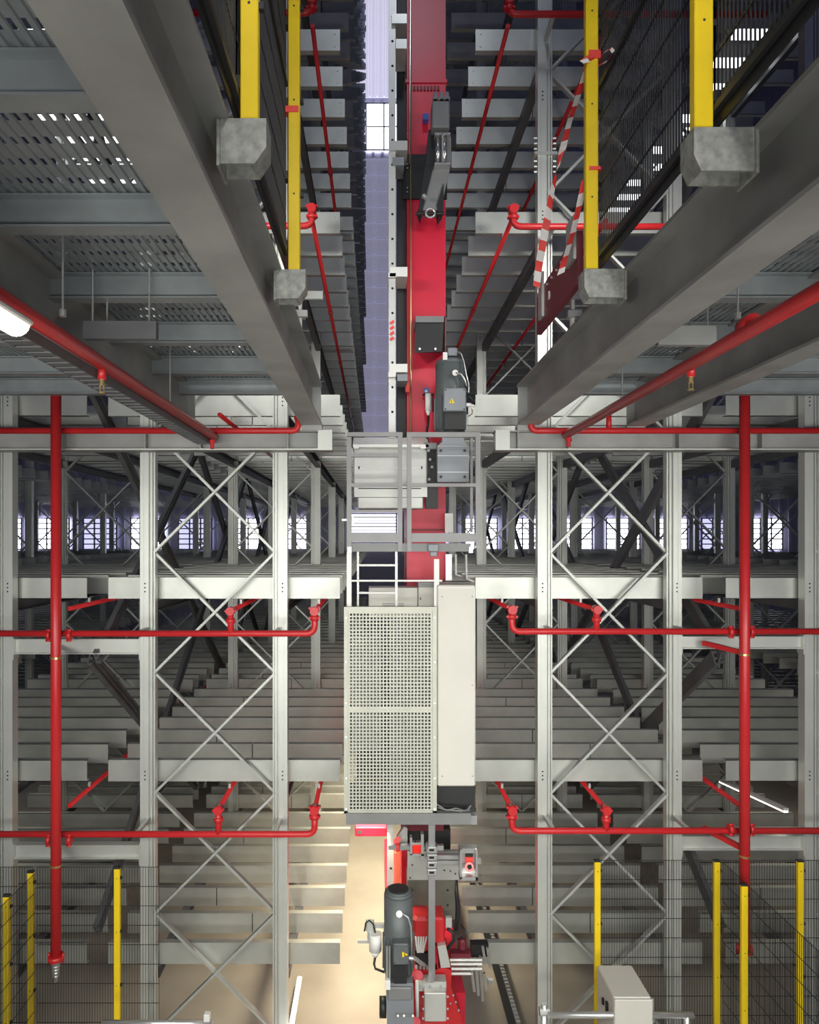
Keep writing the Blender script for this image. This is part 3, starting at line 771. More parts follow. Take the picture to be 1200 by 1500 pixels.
# grease cups
def grease(x0, x1, y0, y1, yt, d, nm='grease_cup'):
    xc = (x0+x1)/2; r = (x1-x0)/2000*d
    m = MB(); m.cyl(P(xc,y1,d), P(xc,y0,d), r, 16); m.cyl(P(xc,yt,d), P(xc,y1,d), r*.25, 16, r*.95)
    return m.build(nm, M['white'], C, smooth=True)
g1 = grease(623, 632, 577, 601, 610, 7.8); m = MB(); m.tube([P(627.5,609,7.8), P(627,622,7.78), P(625,634,7.75), P(627,648,7.7), P(629,655,7.6)], .014, 8); m.build('grease_hose', M['blackbox'], g1, smooth=True)
m = MB(); fb(m, 620, 576, 635, 577.5, 7.85, .1); fb(m, 634, 576, 636, 602, 7.85, .05); m.build('cup_bracket', M['blackbox'], g1)
m = MB(); m.cyl(P(624.5,572,7.985), P(624.5,572,8.0), .034, 20); st = m.build('round_sticker', M['blue'], C)
m = MB(); m.cyl(P(624.5,573,7.98), P(624.5,573,7.99), .016, 12); m.build('sticker_symbol', M['white'], st)
# pale equipment box behind the cage
eb = MB(); fb(eb, 518, 652, 626, 712, 7.55, .5, .012); fb(eb, 519, 712, 626, 728, 7.56, .5); p = 0
fb(eb, 524, 728, 620, 745, 7.57, .45, .01)
eb = eb.build('equipment_box', M['lidw'], C)
m = MB(); p = [P(518,641,7.75), P(626,641,7.75), P(628,651,7.5), P(517,651,7.5)]; q = [P(518,645,7.75), P(626,645,7.75), P(628,655,7.5), P(517,655,7.5)]
m.add(p+q, [(0,3,2,1),(4,5,6,7),(0,1,5,4),(1,2,6,5),(2,3,7,6),(3,0,4,7)]); m.build('box_lid', M['white'], eb)
m = MB()
for xx in (518, 616): fb(m, xx, 652, xx+8, 657, 7.48, .06)
m.build('box_latch', M['white'], eb)
m = MB()
for xx in (525, 617): fb(m, xx, 683, xx+2, 687, 7.545, .02)
for yy in (715,): fb(m, 525, yy, 617, yy+1.2, 7.552, .02)
m.build('box_slot', M['hole'], eb)
m = MB(); fb(m, 520, 685.5, 624, 686.3, 7.546, .02); m.build('box_seam', M['white'], eb)
# guard cage
gc = MB()
D = 7.1
for r in ((508,640,515,806), (583,634,589.5,808), (596.5,634,603,808), (697,637,704,800)): fb(gc, *r, D, .05)
fb(gc, 689, 640, 693, 780, 7.5, .04); fb(gc, 510, 640, 513, 780, 7.55, .04)
for r in ((508,633,590,639), (596,633,704,640), (515,664,584,669), (515,708,584,713), (515,747,584,751), (603,708,697,713)): fb(gc, *r, D+.002, .046)
cage = gc.build('guard_cage', M['tube'], C)
for r in ((508,781,583,794), (603,781,697,794)): one('kick_plate', M['tube'], cage, *r, D-.01, .012)
m = MB(); fb(m, 515, 796, 690, 808, D+.02, .10); m.build('cage_sill', M['grey'], cage)
m = MB(); fb(m, 627, 797, 643, 808, D-.03, .06, .008); fb(m, 630, 808, 641, 815, D-.03, .05, .008); m.build('sill_latch', M['gear'], cage)
m = MB(); 
for xx in (509, 687): fb(m, xx, 801, xx+6, 810, D-.01, .04)
m.build('sill_bolt', M['steel'], cage)
m = MB(); fb(m, 501, 760, 522, 763, 7.2, .02); fb(m, 513, 756, 518, 767, 7.19, .02); m.build('cage_latch', M['alu'], cage)
# under the cage: ladder and small cabinets
ld = MB(); fb(ld, 508, 808, 515, 893, 7.12, .04); fb(ld, 636, 819, 643.5, 893, 7.12, .04)
ladder = ld.build('ladder', M['white'], C)
m = MB(); fb(m, 523, 808, 526, 890, 7.35, .04); fb(m, 579, 808, 582.5, 890, 7.35, .04); m.build('ladder_stile', M['rail'], ladder)
for r in ((525,826.5,580,829.5), (515,849.5,648,852), (525,867,580,870)): one('rung', M['white'], ladder, *r, 7.36 if r[0] == 525 else 7.13, .03)
cb = one('small_cabinet', M['offw'], C, 540, 861, 612, 905, 7.5, .3, .006); m = MB()
for yy in (884, 887, 890): fb(m, 560, yy, 592, yy+1, 7.495, .01)
m.build('vent_slot', M['grey'], cb)
cb2 = one('small_cabinet', M['offw'], C, 613, 860, 639, 905, 7.45, .3, .006); one('cabinet_latch', M['grey'], cb2, 615, 875, 617, 879, 7.44, .02)
one('cabinet_roof', M['grey'], C, 613, 853, 690, 860, 7.4, .3)
m = MB(); fb(m, 653, 812, 662, 856, 7.9, .05); 
m.build('toothed_rail', M['alu'], C)
m = MB(); m.tube([P(668,812,7.6), P(668,842,7.6), P(676,844,7.6)], .012, 8); m.tube([P(683,812,7.6), P(684,848,7.6), P(695,852,7.6)], .012, 8); m.build('bent_tube', M['white'], C, smooth=True)
one('side_plate', M['white'], C, 652, 752, 664, 780, 7.8, .05)
one('mast_band', M['maroon'], mast, 597, 775, 654, 777, 7.98, .02)
# perforated screen
def perf(x0, y0, x1, y1, d, nx, nz, mg):
    m = MB(); xa, xb, za, zb = X(x0,d), X(x1,d), Z(y1,d), Z(y0,d)
    gx0, gx1, gz0, gz1 = xa+mg, xb-mg, za+mg, zb-mg
    pxx, pzz = (gx1-gx0)/nx, (gz1-gz0)/nz; hx, hz = pxx*.31, pzz*.31
    xs = [xa]; zs = [za]
    for i in range(nx): c = gx0+pxx*(i+.5); xs += [c-hx, c+hx]
    for i in range(nz): c = gz0+pzz*(i+.5); zs += [c-hz, c+hz]
    xs.append(xb); zs.append(zb); t = .006
    nX, nZ = len(xs), len(zs)
    vs = [(x, d+k*t, z) for k in (0, 1) for z in zs for x in xs]
    idx = lambda k, i, j: k*nX*nZ+j*nX+i
    fs = []
    hole = lambda i, j: (i % 2 == 1) and (j % 2 == 1) and 0 < i < nX-1 and 0 < j < nZ-1
    for j in range(nZ-1):
        for i in range(nX-1):
            if hole(i, j):
                fs += [(idx(0,i,j), idx(1,i,j), idx(1,i+1,j), idx(0,i+1,j)), (idx(0,i,j+1), idx(0,i+1,j+1), idx(1,i+1,j+1), idx(1,i,j+1)),
                       (idx(0,i,j), idx(0,i,j+1), idx(1,i,j+1), idx(1,i,j)), (idx(0,i+1,j), idx(1,i+1,j), idx(1,i+1,j+1), idx(0,i+1,j+1))]
            else:
                fs += [(idx(0,i,j), idx(0,i+1,j), idx(0,i+1,j+1), idx(0,i,j+1)), (idx(1,i,j+1), idx(1,i+1,j+1), idx(1,i+1,j), idx(1,i,j))]
    return m.add(vs, fs)
D = 7.05
sc = MB(); fb(sc, 504, 891, 509.5, 1192, D-.012, .06); fb(sc, 634, 893, 640, 1192, D-.012, .06); fb(sc, 504, 889, 640, 895, D-.014, .062); fb(sc, 508, 1037, 636, 1041, D+.007, .03); fb(sc, 504, 1188, 640, 1193, D-.012, .06)
scr = sc.build('screen_frame', M['perf'], C)
perf(509, 895, 634.5, 1039, D, 24, 27, .02).build('perforated_panel', M['perf'], scr)
perf(509, 1040, 634.5, 1189, D, 24, 28, .02).build('perforated_panel', M['perf'], scr)
m = MB()
for yy in (905, 970, 1030, 1080, 1140, 1185):
    for xx in (507, 637): m.cyl(P(xx, yy, D-.018), P(xx, yy, D), .008, 7)
m.build('screen_screw', M['alu'], scr)
m = MB(); fb(m, 515, 930, 560, 1100, 7.6, .3, .01); fb(m, 570, 900, 632, 1185, 7.65, .3, .01); m.build('enclosed_unit', M['grey'], C)
# control cabinet
cc = one('control_cabinet', M['offw'], C, 640.5, 857, 697, 1152, 7.08, .6, .012)
m = MB(); fb(m, 641.5, 860, 696, 861, 7.076, .01); fb(m, 694.8, 860, 695.6, 1150, 7.076, .01); m.build('door_seam', M['lidw'], cc)
m = MB()
for (xx, yy) in ((648,874),(692,874),(692,1004),(692,1137),(648,1137)): m.cyl(P(xx,yy,7.074), P(xx,yy,7.085), .007, 8)
m.build('door_screw', M['grey'], cc)
one('cabinet_plinth', M['blackbox'], cc, 641, 1152, 696, 1191, 7.2, .4)
m = MB(); m.tube([P(642,1183,7.1), P(655,1187,7.05), P(668,1184,7.08), P(683,1188,7.1), P(690,1180,7.12)], .008, 6); m.tube([P(640,1178,7.1), P(652,1186,7.06), P(676,1188,7.05), P(688,1186,7.1)], .008, 6); m.build('loose_cable', M['grey'], cc)
sp = MB(); fb(sp, 507, 1191.5, 690, 1208, 7.02, .08); sp.box(X(507,7.1), X(690,7.1), 7.1, 8.0, Z(1195,7.1), Z(1192,7.1)); sp.build('service_platform', M['grey'], C)
one('platform_foot', M['alu'], C, 690, 1195, 699, 1208, 7.1, .1)
# below the platform
one('counter_arm', M['mast'], C, 520, 1212, 567, 1225.5, 8.3, .2, .01)
m = MB(); m.cyl(P(527,1219,8.28), P(527,1219,8.31), .024, 12); m.build('arm_hole', M['hole'], C)
one('support_pole', M['tube'], C, 628, 1207, 637.5, 1436, 7.1, .07)
for i in range(4):
    c = one('pole_clamp', M['alu'], C, 625.5, 1241+11*i, 641, 1250+11*i, 7.06, .14, .008)
    one('clamp_slot', M['hole'], c, 629, 1244+11*i, 636, 1247+11*i, 7.055, .01)
bp = one('back_plate', M['lidw'], C, 597, 1247, 672, 1289, 7.5, .05); m = MB()
for (xx,yy) in ((604,1267),(601,1286),(660,1276),(667,1280),(651,1275)): m.cyl(P(xx,yy,7.49), P(xx,yy,7.5), .010, 8)
m.build('plate_bolt', M['blackbox'], bp)
one('drive_housing', M['olive'], C, 597, 1289, 668, 1348, 7.5, .5, .01)
m = MB()
for (xx,yy) in ((604,1304),(656,1304),(656,1326),(604,1340)): m.cyl(P(xx,yy,7.49), P(xx,yy,7.5), .012, 8)
m.build('housing_bolt', M['hole'], C)
one('lower_mast_face', M['maroon'], C, 594, 1207, 650, 1217, 7.7, .3); one('lower_mast_opening', M['blackbox'], C, 596, 1214, 660, 1262, 7.75, .2)
one('buffer_strip', M['orange'], C, 578, 1249, 587, 1312, 7.65, .06, .006); one('buffer_strip', M['mast'], C, 588, 1215, 597, 1315, 7.8, .2)
m = MB(); m.cyl(P(583,1230,7.5), P(583,1230,7.6), .032, 12); m.cyl(P(583,1236,7.5), P(583,1247,7.5), .02, 10); m.build('red_knob', M['taper'], C, smooth=True)
m = MB(); p = [P(581,1228,7.62), P(592,1211,7.62), P(597,1213,7.62), P(597,1243,7.62), P(588,1247,7.62)]; q = [v+V((0,.08,0)) for v in p]; n = 5
m.add(p+q, [tuple(range(n-1,-1,-1)), tuple(range(n,2*n))]+[(i,(i+1)%n,n+(i+1)%n,n+i) for i in range(n)]); m.build('pale_gusset', M['lidw'], C)
one('arm_bracket', M['alu'], C, 569, 1239, 628, 1245, 7.5, .06)
sn = MB(); fb(sn, 601, 1227, 604, 1253, 7.2, .08); fb(sn, 617, 1222, 621, 1258, 7.2, .08); fb(sn, 601, 1251, 621, 1254, 7.2, .08); fb(sn, 604, 1234, 617, 1238, 7.22, .06)
sn = sn.build('sensor_bracket', M['alu'], C); one('sensor_lens', M['lens'], sn, 604.5, 1238, 617, 1251, 7.21, .07, .012)
m = MB(); m.tube([P(609,1234,7.2), P(607,1225,7.18), P(612,1222,7.18)], .008, 6); m.tube([P(613,1234,7.2), P(611,1223,7.2)], .006, 6); m.build('sensor_cable', M['blackbox'], sn)
m = MB(); fb(m, 638, 1253, 676, 1259, 7.2, .06); fb(m, 638, 1261, 676, 1266, 7.2, .06); fb(m, 640, 1239, 650, 1246, 7.2, .05); fb(m, 692, 1258, 705, 1266, 7.2, .04); m.build('profile_arm', M['alu'], C)
sb = MB(); fb(sb, 674, 1245, 677, 1288, 7.05, .14); fb(sb, 697, 1247, 700, 1290, 7.05, .14); fb(sb, 674, 1285, 700, 1290, 7.05, .14); fb(sb, 675, 1243, 699, 1250, 7.1, .1); fb(sb, 677, 1250, 697, 1286, 7.14, .02)
sb = sb.build('sensor_housing', M['alu'], C)
m = MB(); m.cyl(P(687.5,1270,7.06), P(687.5,1270,7.15), .046, 20); ln = m.build('sensor_lens', M['lens'], sb, smooth=True)
m = MB(); m.cyl(P(688,1270,7.05), P(688,1270,7.07), .024, 14); m.build('lens_centre', M['hole'], ln)
one('sensor_mark', M['taper'], sb, 682, 1256, 693, 1263, 7.12, .02); one('sensor_mark', M['blackbox'], sb, 682, 1251, 693, 1255, 7.12, .02)
# drive head at the bottom
m = MB(); fb(m, 605, 1345, 631, 1396, 7.25, .3, .03); fb(m, 634, 1345, 652, 1383, 7.25, .3, .02); m.build('drive_cover', M['red'], C)
one('cover_tag', M['lidw'], C, 653, 1345, 662, 1359, 7.3, .05)
m = MB()
for q in range(5): m.tube([P(609+q*4,1372,7.24), P(610+q*3,1384,7.23), P(612+q*2,1395,7.24)], .010, 6)
m.build('cable_loop', M['white'], C)
m = MB(); m.tube([P(655,1360,7.3), P(664,1366,7.28), P(665,1378,7.28), P(660,1384,7.3), P(656,1390,7.3)], .018, 8); m.tube([P(676,1355,7.5), P(681,1362,7.4), P(679,1372,7.4), P(670,1376,7.4)], .008, 6); m.tube([P(668,1290,7.52), P(669,1310,7.5), P(671,1325,7.5), P(670,1345,7.5), P(668,1362,7.5)], .022, 8); m.build('black_hose', M['black'], C, smooth=True)
m = MB(); fb(m, 608, 1396, 632, 1412, 7.3, .2); fb(m, 610, 1412, 640, 1420, 7.3, .2); m.build('cable_carrier', M['blackbox'], C)
m = MB()
for q in range(4): m.cyl(P(611+q*5,1414,7.28), P(611+q*5,1419,7.28), .014, 8)
m.build('plug', M['alu'], C)
m = MB(); p = [P(641,1386,7.2), P(653,1384,7.2), P(660,1417,7.2), P(646,1418,7.2)]; q = [v+V((0,.1,0)) for v in p]
m.add(p+q, [(3,2,1,0),(4,5,6,7),(0,1,5,4),(1,2,6,5),(2,3,7,6),(3,0,4,7)]); m.build('sloping_plate', M['lidw'], C)
m = MB(); fb(m, 634, 1386, 642, 1420, 7.3, .2); m.build('red_bracket', M['mast'], C)
m = MB(); p = [P(604,1432,7.3), P(612,1420,7.3), P(652,1418,7.3), P(662,1422,7.3), P(660,1445,7.3), P(668,1470,7.3), P(676,1490,7.3), P(676,1560,7.3), P(600,1560,7.3), P(602,1462,7.3)]
q = [v+V((0,.6,0)) for v in p]; n = len(p); m.add(p+q, [tuple(range(n-1,-1,-1)), tuple(range(n,2*n))]+[(i,(i+1)%n,n+(i+1)%n,n+i) for i in range(n)])
ch = m.build('travel_chassis', M['red'], C)
m = MB(); m.cyl(P(613,1430,7.22), P(613,1430,7.35), .055, 16); m.cyl(P(613,1430,7.19), P(613,1430,7.25), .036, 16); m.cyl(P(609,1497,7.15), P(609,1497,7.3), .05, 14); m.build('round_boss', M['mast'], ch, smooth=True)
m = MB(); m.cyl(P(631,1424,7.1), P(631,1436,7.1), .02, 8, .045); m.build('pole_foot', M['alu'], C)
m = MB(); fb(m, 613, 1438, 654, 1452, 7.15, .12); m.build('clamp_plate', M['lidw'], C)
m = MB()
for xx in (616, 630, 646): m.cyl(P(xx,1446,7.135), P(xx,1446,7.16), .014, 8)
m.build('clamp_bolt', M['gear'], C)
cv = MB(); fb(cv, 622, 1455, 654, 1497, 7.05, .14, .008); cv = cv.build('cover_box', M['lidw'], C)
m = MB()
for xx in (620, 656):
    for yy in (1460, 1478, 1492): m.cyl(P(xx,yy,7.06), P(xx,yy,7.1), .011, 8)
m.build('cover_bolt', M['gear'], cv)
m = MB(); m.cyl(P(611,1437,7.06), P(611.5,1489,7.06), .018, 10); m.build('push_rod', M['white'], C, smooth=True)
m = MB()
for (xx,yy) in ((664,1458),(668,1468),(672,1480),(660,1470)): m.cyl(P(xx,yy,7.27), P(xx,yy,7.31), .010, 8)
m.build('chassis_bolt', M['gear'], ch)
tm = motor(563, 606, 1313, 1440, 6.75, 'travel_motor', (576, 1383, 599, 1414), (585, 1339))
m = MB()
for xx in (567, 571): m.cyl(P(xx,1386,6.72), P(xx,1432,6.72), .010, 8)
m.build('tie_rod', M['alu'], tm)
m = MB(); m.tube([P(590,1338,6.72), P(598,1344,6.7), P(602,1356,6.7), P(603,1375,6.72), P(603,1410,6.75)], .009, 8); m.tube([P(598,1403,6.68), P(608,1404,6.7), P(616,1410,6.8), P(622,1414,7.0)], .02, 8); m.build('cable', M['alu'], tm, smooth=True)
tg = MB(); p = [P(565,1440,6.75), P(605,1440,6.75), P(606,1462,6.75), P(607,1560,6.75), P(569,1560,6.75), P(566,1470,6.75)]; q = [v+V((0,.35,0)) for v in p]; n = 6
tg.add(p+q, [tuple(range(n-1,-1,-1)), tuple(range(n,2*n))]+[(i,(i+1)%n,n+(i+1)%n,n+i) for i in range(n)])
tg = tg.build('travel_gearbox', M['gear'], C)
one('gearbox_flange', M['grey'], tg, 568, 1447, 604, 1466, 6.72, .1, .01); one('name_plate', M['grey'], tg, 579, 1485, 603, 1490, 6.74, .02)
m = MB()
for xx in (583, 592, 605): m.cyl(P(xx,1488,6.72), P(xx,1488,6.76), .011, 8)
m.build('gearbox_bolt', M['lidw'], tg)
m = MB(); m.cyl(P(556,1475,6.85), P(566,1475,6.85), .095, 18); m.build('shaft_cover', M['blackbox'], tg, smooth=True)
m = MB(); fb(m, 564, 1436, 572, 1450, 6.7, .05); m.build('lifting_lug', M['white'], tg)
g2 = grease(541, 559, 1367, 1392, 1402, 6.9); m = MB(); m.tube([P(550,1401,6.9), P(548,1412,6.9), P(550,1419,6.88), P(563,1424,6.85)], .012, 8); m.build('grease_hose', M['blackbox'], g2, smooth=True)
m = MB(); fb(m, 536, 1350, 548, 1366, 6.92, .06, .01); fb(m, 524, 1378, 541, 1382, 6.92, .04); fb(m, 538, 1360, 541, 1380, 6.93, .03); fb(m, 546, 1354, 563, 1360, 6.93, .04); m.build('cup_bracket', M['lidw'], g2)
m = MB(); m.tube([P(534,1364,6.9), P(536,1352,6.9), P(541,1348,6.9), P(547,1354,6.9), P(550,1366,6.9)], .008, 6); m.build('hose_loop', M['blackbox'], g2)
# pickup arms on the right of the chassis
m = MB()
for yy in (1406, 1412, 1419, 1426): m.cyl(P(658,yy,7.6), P(706 if yy < 1420 else 692,yy,7.6), .018, 8)
m.build('contact_rod', M['lidw'], C)
m = MB(); fb(m, 660, 1397, 690, 1405, 7.6, .1); fb(m, 672, 1378, 684, 1394, 7.6, .1, .02); m.build('pickup_block', M['maroon'], C)
m = MB()
for i, (xx, ya, yb2) in enumerate(((693,1420,1452),(699,1415,1458),(705,1400,1466),(711,1425,1450),(716,1388,1418),(709,1386,1410))):
    m.bar(P(xx-2,ya,7.6+.03*(i%3)), P(xx+2,yb2,7.6+.03*(i%3)), .03, .03)
fb(m, 715, 1436, 723, 1442, 7.6, .04)
m.build('contact_shoe', M['steel'], C)
m = MB(); fb(m, 690, 1384, 716, 1402, 7.7, .1); m.build('shoe_carrier', M['blackbox'], C)
MB().box(.15, 1.0, 7.6, 11.5, ZFLOOR+.25, ZFLOOR+.75).build('base_beam', M['mast'], C)
# floor rail of the crane
tag(MB().ibeam((.58, 3, ZFLOOR+.09), (.58, 30, ZFLOOR+.09), .12, .18, .03, .03, (0,0,1)).build('floor_rail', M['steel']), 'steel running rail on the floor under the crane', 'rail')
t = thing('conductor_rail', 'black toothed conductor rail on the floor right of the crane', 'rail', (1.62, 9, ZFLOOR))
MB().box(1.56, 1.70, 7.2, 26, ZFLOOR+.10, ZFLOOR+.14).build('rail_body', M['blackbox'], t)
m = MB(); y = 7.2
while y < 12: m.box(1.645, 1.695, y, y+.035, ZFLOOR+.14, ZFLOOR+.165); y += .07
m.build('rail_tooth', M['alu'], t)
m = MB(); m.box(1.58,1.66,8,8.1,ZFLOOR,ZFLOOR+.1); m.box(1.58,1.66,11,11.1,ZFLOOR,ZFLOOR+.1); m.box(1.58,1.66,15,15.1,ZFLOOR,ZFLOOR+.1); m.build('rail_foot', M['galv'], t)
# ------------------------------------------------------------------ ground level fences, cabinet, rails
ZT = -3.56
def fence_run(name_label, pts, posts, zt, base):
    t = thing('mesh_fence', name_label, 'fence', base, 'safety fences')
    for (x, y, zz) in posts: post(t, x, y, ZFLOOR, zz, .065, .045)
    for (p, q) in pts:
        m = MB(); wire_panel(m, p, q, ZFLOOR+.12, zt, .028, .218, .0036)
        m.build('mesh_panel', M['black'], t)
    return t
d = 7.50; zt = Z(1262, d)
xs = [X(875, d), X(1050, d), X(1172, d), 5.6]
fence_run('black mesh fence with three yellow posts across the front of the right rack', [((xs[i], d+.03), (xs[i+1], d+.03)) for i in range(3)], [(x, d, zt) for x in xs[:3]], zt, (xs[1], d, ZFLOOR))
d2 = 6.95; x2 = X(1090, d2)
fence_run('black mesh fence running lengthwise at the right past the riser, one yellow post', [((x2+.04, d-.05), (x2+.04, d2)), ((x2+.04, d2), (x2+.04, 5.2)), ((x2+.04, 5.2), (x2+.04, 3.8))], [(x2, d2, Z(1297, d2)), (x2, 5.2, Z(1297, d2))], Z(1297, d2), (x2, d2, ZFLOOR))
dl = 7.40; ztl = Z(1272, dl)
xl1, xl2 = X(172, dl), X(50, dl)
fence_run('black mesh fence with yellow post and riser behind it at lower left', [((xl2+.02, dl+.03), (xl1, dl+.03)), ((xl1, dl+.03), (X(232, dl), dl+.03)), ((X(-60, dl), dl+.03), (xl2-.03, dl+.03))], [(xl1, dl, ztl), (xl2, dl-.07, Z(1278, dl-.07))], ztl, (xl1, dl, ZFLOOR))
dl2 = 6.84; 
fence_run('black mesh fence running lengthwise at the lower left corner', [((X(10, dl2)+.045, dl-.1), (X(10, dl2)+.045, dl2)), ((X(10, dl2)+.045, dl2), (X(10, dl2)+.045, 5.3))], [(X(10, dl2), dl2, Z(1313, dl2)), (X(10,dl2), 5.3, Z(1313, dl2))], Z(1313, dl2), (X(10, dl2), dl2, ZFLOOR))
# enclosure
d = 6.55; x0, x1 = X(901, d), X(956.5, d); zc = Z(1464, d); y1 = 7.08
t = thing('terminal_enclosure', 'off white metal enclosure standing before the shortest yellow fence post', 'cabinet', ((x0+x1)/2, d+.25, ZFLOOR))
MB().cbox(x0, x1, d+.03, y1, zc-1.0, zc, .012).build('body', M['offw'], t)
MB().cbox(x0-.002, x1+.002, d, d+.025, zc-.99, zc-.005, .008).build('door', M['offw'], t)
m = MB(); m.box(x0-.02, x0, d+.18, d+.22, zc-.28, zc-.16); m.box(x0-.02, x0, d+.3, d+.33, zc-.26, zc-.2); m.build('lock', M['black'], t)
m = MB(); m.box(x1+.001, x1+.05, d+.1, d+.12, zc-.4, zc-.06); m.build('hinge_strip', M['galv'], t)
m = MB(); m.box(x0+.03, x0+.09, d+.2, d+.26, ZFLOOR, zc-1.0); m.box(x1-.09, x1-.03, d+.2, d+.26, ZFLOOR, zc-1.0); m.build('stand', M['galv'], t)
d = 6.6
for (pa, pb, yy, lab, pp) in ((803, 1016, 1487, 'galvanised tube barrier rail in front of the off white enclosure', 799), (150, 312, 1499, 'galvanised tube barrier rail at the lower left edge', 300)):
    t = thing('barrier_rail', lab, 'railing', (X(pp, d), d, ZFLOOR), 'tube barrier rails')
    m = MB(); m.cyl(P(pa, yy, d), P(pb, yy, d), .03, 14); m.build('rail_tube', M['alu'], t, smooth=True)
    m = MB(); m.cyl((X(pp, d), d+.05, ZFLOOR), (X(pp, d), d+.05, Z(yy-12, d)), .03 if pp == 799 else .012, 14); m.build('rail_post', M['alu'], t, smooth=True)
    m = MB()
    if pp == 799: m.cyl((X(pp,d)-.045, d+.05, Z(yy, d)), (X(pp,d)+.05, d+.05, Z(yy,d)), .042, 12); m.build('tube_clamp', M['galv'], t)
    else: fb(m, 298, 1487, 307, 1498, d-.05, .06, .006); m.build('junction_box', M['white'], t)
    if pp == 799:
        m = MB(); m.cyl((X(1006, d), d, ZFLOOR), (X(1006, d), d, Z(yy, d)), .03, 12); m.build('rail_post', M['alu'], t, smooth=True)
# LED strip under the left rack, lamps in the side aisles
t = thing('strip_light', 'lit white strip light at floor level under the left rack', 'lamp', (-.98, 8.2, ZFLOOR))
MB().box(-1.01, -.95, 7.2, 8.85, ZFLOOR+.08, ZFLOOR+.13).build('housing', M['white'], t)
MB().box(-1.0, -.96, 7.22, 8.83, ZFLOOR+.131, ZFLOOR+.145).build('light_cover', M['led'], t)
t = thing('strip_light', 'slanting lit strip light between the right racks below the second shelf level', 'lamp', (4.35, 8.6, -2.8))
a, b = P(1056, 1145, 9.2), P(1152, 1189, 8.0)
m = MB(); m.bar(a+V((0,0,.025)), b+V((0,0,.025)), .07, .03); m.build('housing', M['white'], t)
m = MB(); m.bar(a, b, .05, .02); m.build('light_cover', M['warmlamp'], t)
# light bars under the high crossbars of the outer racks
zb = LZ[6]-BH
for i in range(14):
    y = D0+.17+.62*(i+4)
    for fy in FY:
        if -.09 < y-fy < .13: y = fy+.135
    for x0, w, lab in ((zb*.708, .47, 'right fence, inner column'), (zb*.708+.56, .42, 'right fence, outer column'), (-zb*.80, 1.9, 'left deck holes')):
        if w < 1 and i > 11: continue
        t = MB().box(x0, x0+w, y, y+(.17 if w < 1 else .42), zb-.05, zb).build('light_bar', M['glowbar'])
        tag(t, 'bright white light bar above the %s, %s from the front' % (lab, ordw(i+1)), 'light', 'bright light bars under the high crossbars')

# ------------------------------------------------------------------ light
def area(name, loc, target, sx, sy, power, col=(1,1,1), spread=180):
    l = bpy.data.lights.new(name, 'AREA'); l.shape = 'RECTANGLE'; l.size = sx; l.size_y = sy; l.energy = power; l.color = col; l.spread = math.radians(spread)
    o = bpy.data.objects.new(name, l); COL.objects.link(o); o.location = (loc[0], loc[1], loc[2]+H)
    dv = V(target)-V(loc); o.rotation_euler = dv.to_track_quat('-Z', 'Y').to_euler(); return o
area('hall light left', (-3.2, 1.2, -.2), (-2.3, 8, -3.2), 4.2, .8, 138, (1, .985, .92), 150)
area('hall light right', (4.2, 1.2, -.2), (3.2, 8, -3.2), 4.2, .8, 138, (1, .985, .92), 150)
area('hall light middle', (.5, .4, .0), (.6, 8, -2.8), 2.0, .8, 30, (1, .985, .93), 100)
area('low front fill', (.6, .8, -2.8), (.6, 8, -4.6), 7, .6, 85, (1, .985, .92), 110)  # unseen lamp added to brighten the lower front and fence posts
area('hall back light', (.6, -5, 2.0), (.6, 8, 1.0), 7, 2.5, 16, (.95, .97, 1))
area('girder underside fill', (.5, -2.2, -2.0), (.5, 2.2, 2.0), 5, 1.0, 85, (1, .98, .93), 110)  # unseen lamp added below eye level to brighten the girder undersides
area('added post fill', (.45, .5, 3.7), (.45, 3.6, 2.0), .8, .3, 22, (1, .98, .94), 100)  # lamp added close to the yellow posts to light them, not the racks
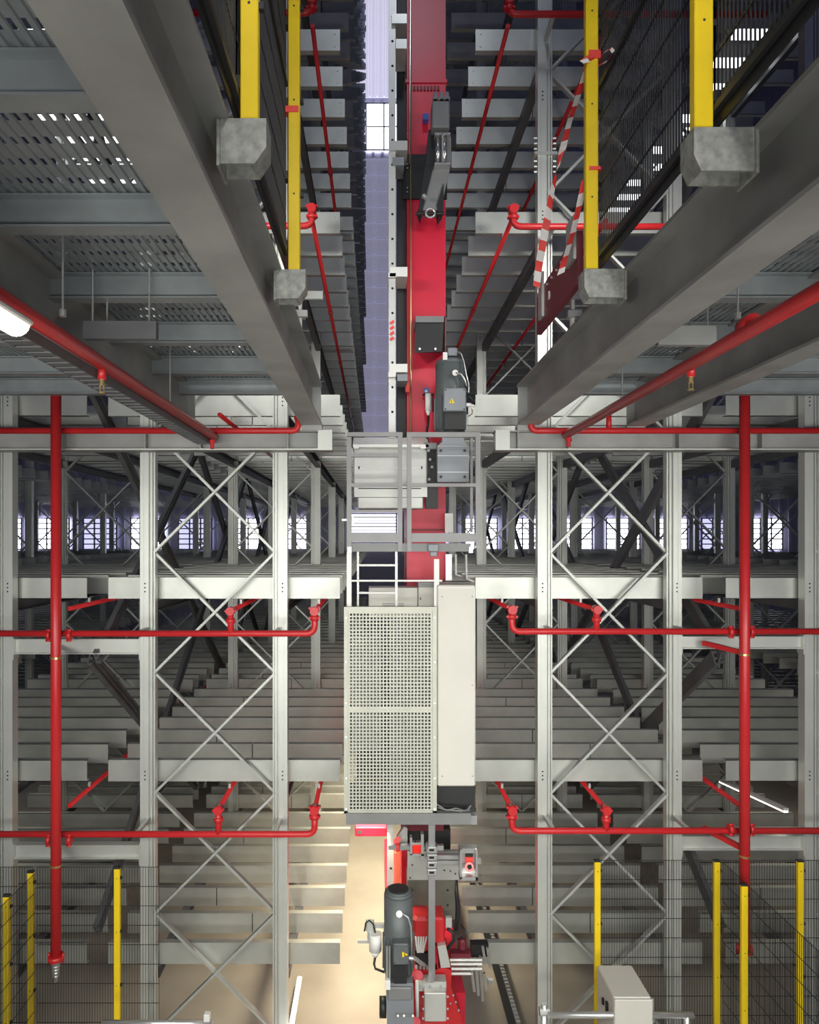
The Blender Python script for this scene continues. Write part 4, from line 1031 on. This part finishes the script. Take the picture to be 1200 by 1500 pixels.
area('walkway light left', (-2.0, 5.0, 3.3), (-.8, 8.2, 2.8), 1.2, .3, 24, (1, .98, .94), 95)
area('walkway light right', (3.0, 4.8, 3.3), (1.9, 8.2, 2.8), 1.2, .3, 28, (1, .98, .94), 95)
area('mast top fill', (.6, 2.6, 10), (.6, 8, 6.0), 1.0, 1.0, 6, (.85, .90, 1), 50)  # narrow lamp added to brighten the top of the mast
area('aisle floor light', (-.1, 10.5, -3.1), (-.1, 10.7, -5.8), .5, 6, 190, (1, .86, .62), 120)
area('side aisle light', (7.9, 11, -2.5), (7.9, 11, -5.8), .8, 8, 40, (1, .86, .70))
area('left side aisle light', (-7.1, 11, -2.5), (-7.1, 11, -5.8), .8, 8, 25, (1, .92, .78))
area('aisle haze fill', (.4, 19, 24), (.4, 19, 0), 1.4, 18, 110, (.55, .60, 1.0))  # bluish lamp added over the aisle to lift the deep racks like haze
area('side aisle haze fill left', (-7.1, 19, 7), (-7.1, 19, 0), 1.4, 18, 40, (.5, .56, 1.0))  # added bluish lift for the left racks, standing in for haze
area('side aisle haze fill right', (7.9, 19, 7), (7.9, 19, 0), 1.4, 18, 40, (.5, .56, 1.0))  # added bluish lift for the right racks, standing in for haze
w = bpy.data.worlds.new('World'); S.world = w; w.use_nodes = True
bg = w.node_tree.nodes['Background']; bg.inputs[0].default_value = (.46, .49, 1, 1); bg.inputs[1].default_value = .09
# ------------------------------------------------------------------ camera
cam = bpy.data.cameras.new('Camera'); co = bpy.data.objects.new('Camera', cam); COL.objects.link(co)
cam.sensor_fit = 'HORIZONTAL'; cam.sensor_width = 36; cam.lens = 30.0
cam.shift_x = 50/1200; cam.shift_y = 40/1200
co.location = (0, 0, H); co.rotation_euler = (math.pi/2, 0, 0)
cam.clip_start = .05; cam.clip_end = 200
S.camera = co
S.view_settings.view_transform = 'Standard'; S.view_settings.look = 'None'
S.view_settings.exposure = 0.0; S.view_settings.gamma = 1; S.view_settings.use_curve_mapping = False
S.cycles.use_denoising = True
S.cycles.max_bounces = 5; S.cycles.diffuse_bounces = 3; S.cycles.glossy_bounces = 3
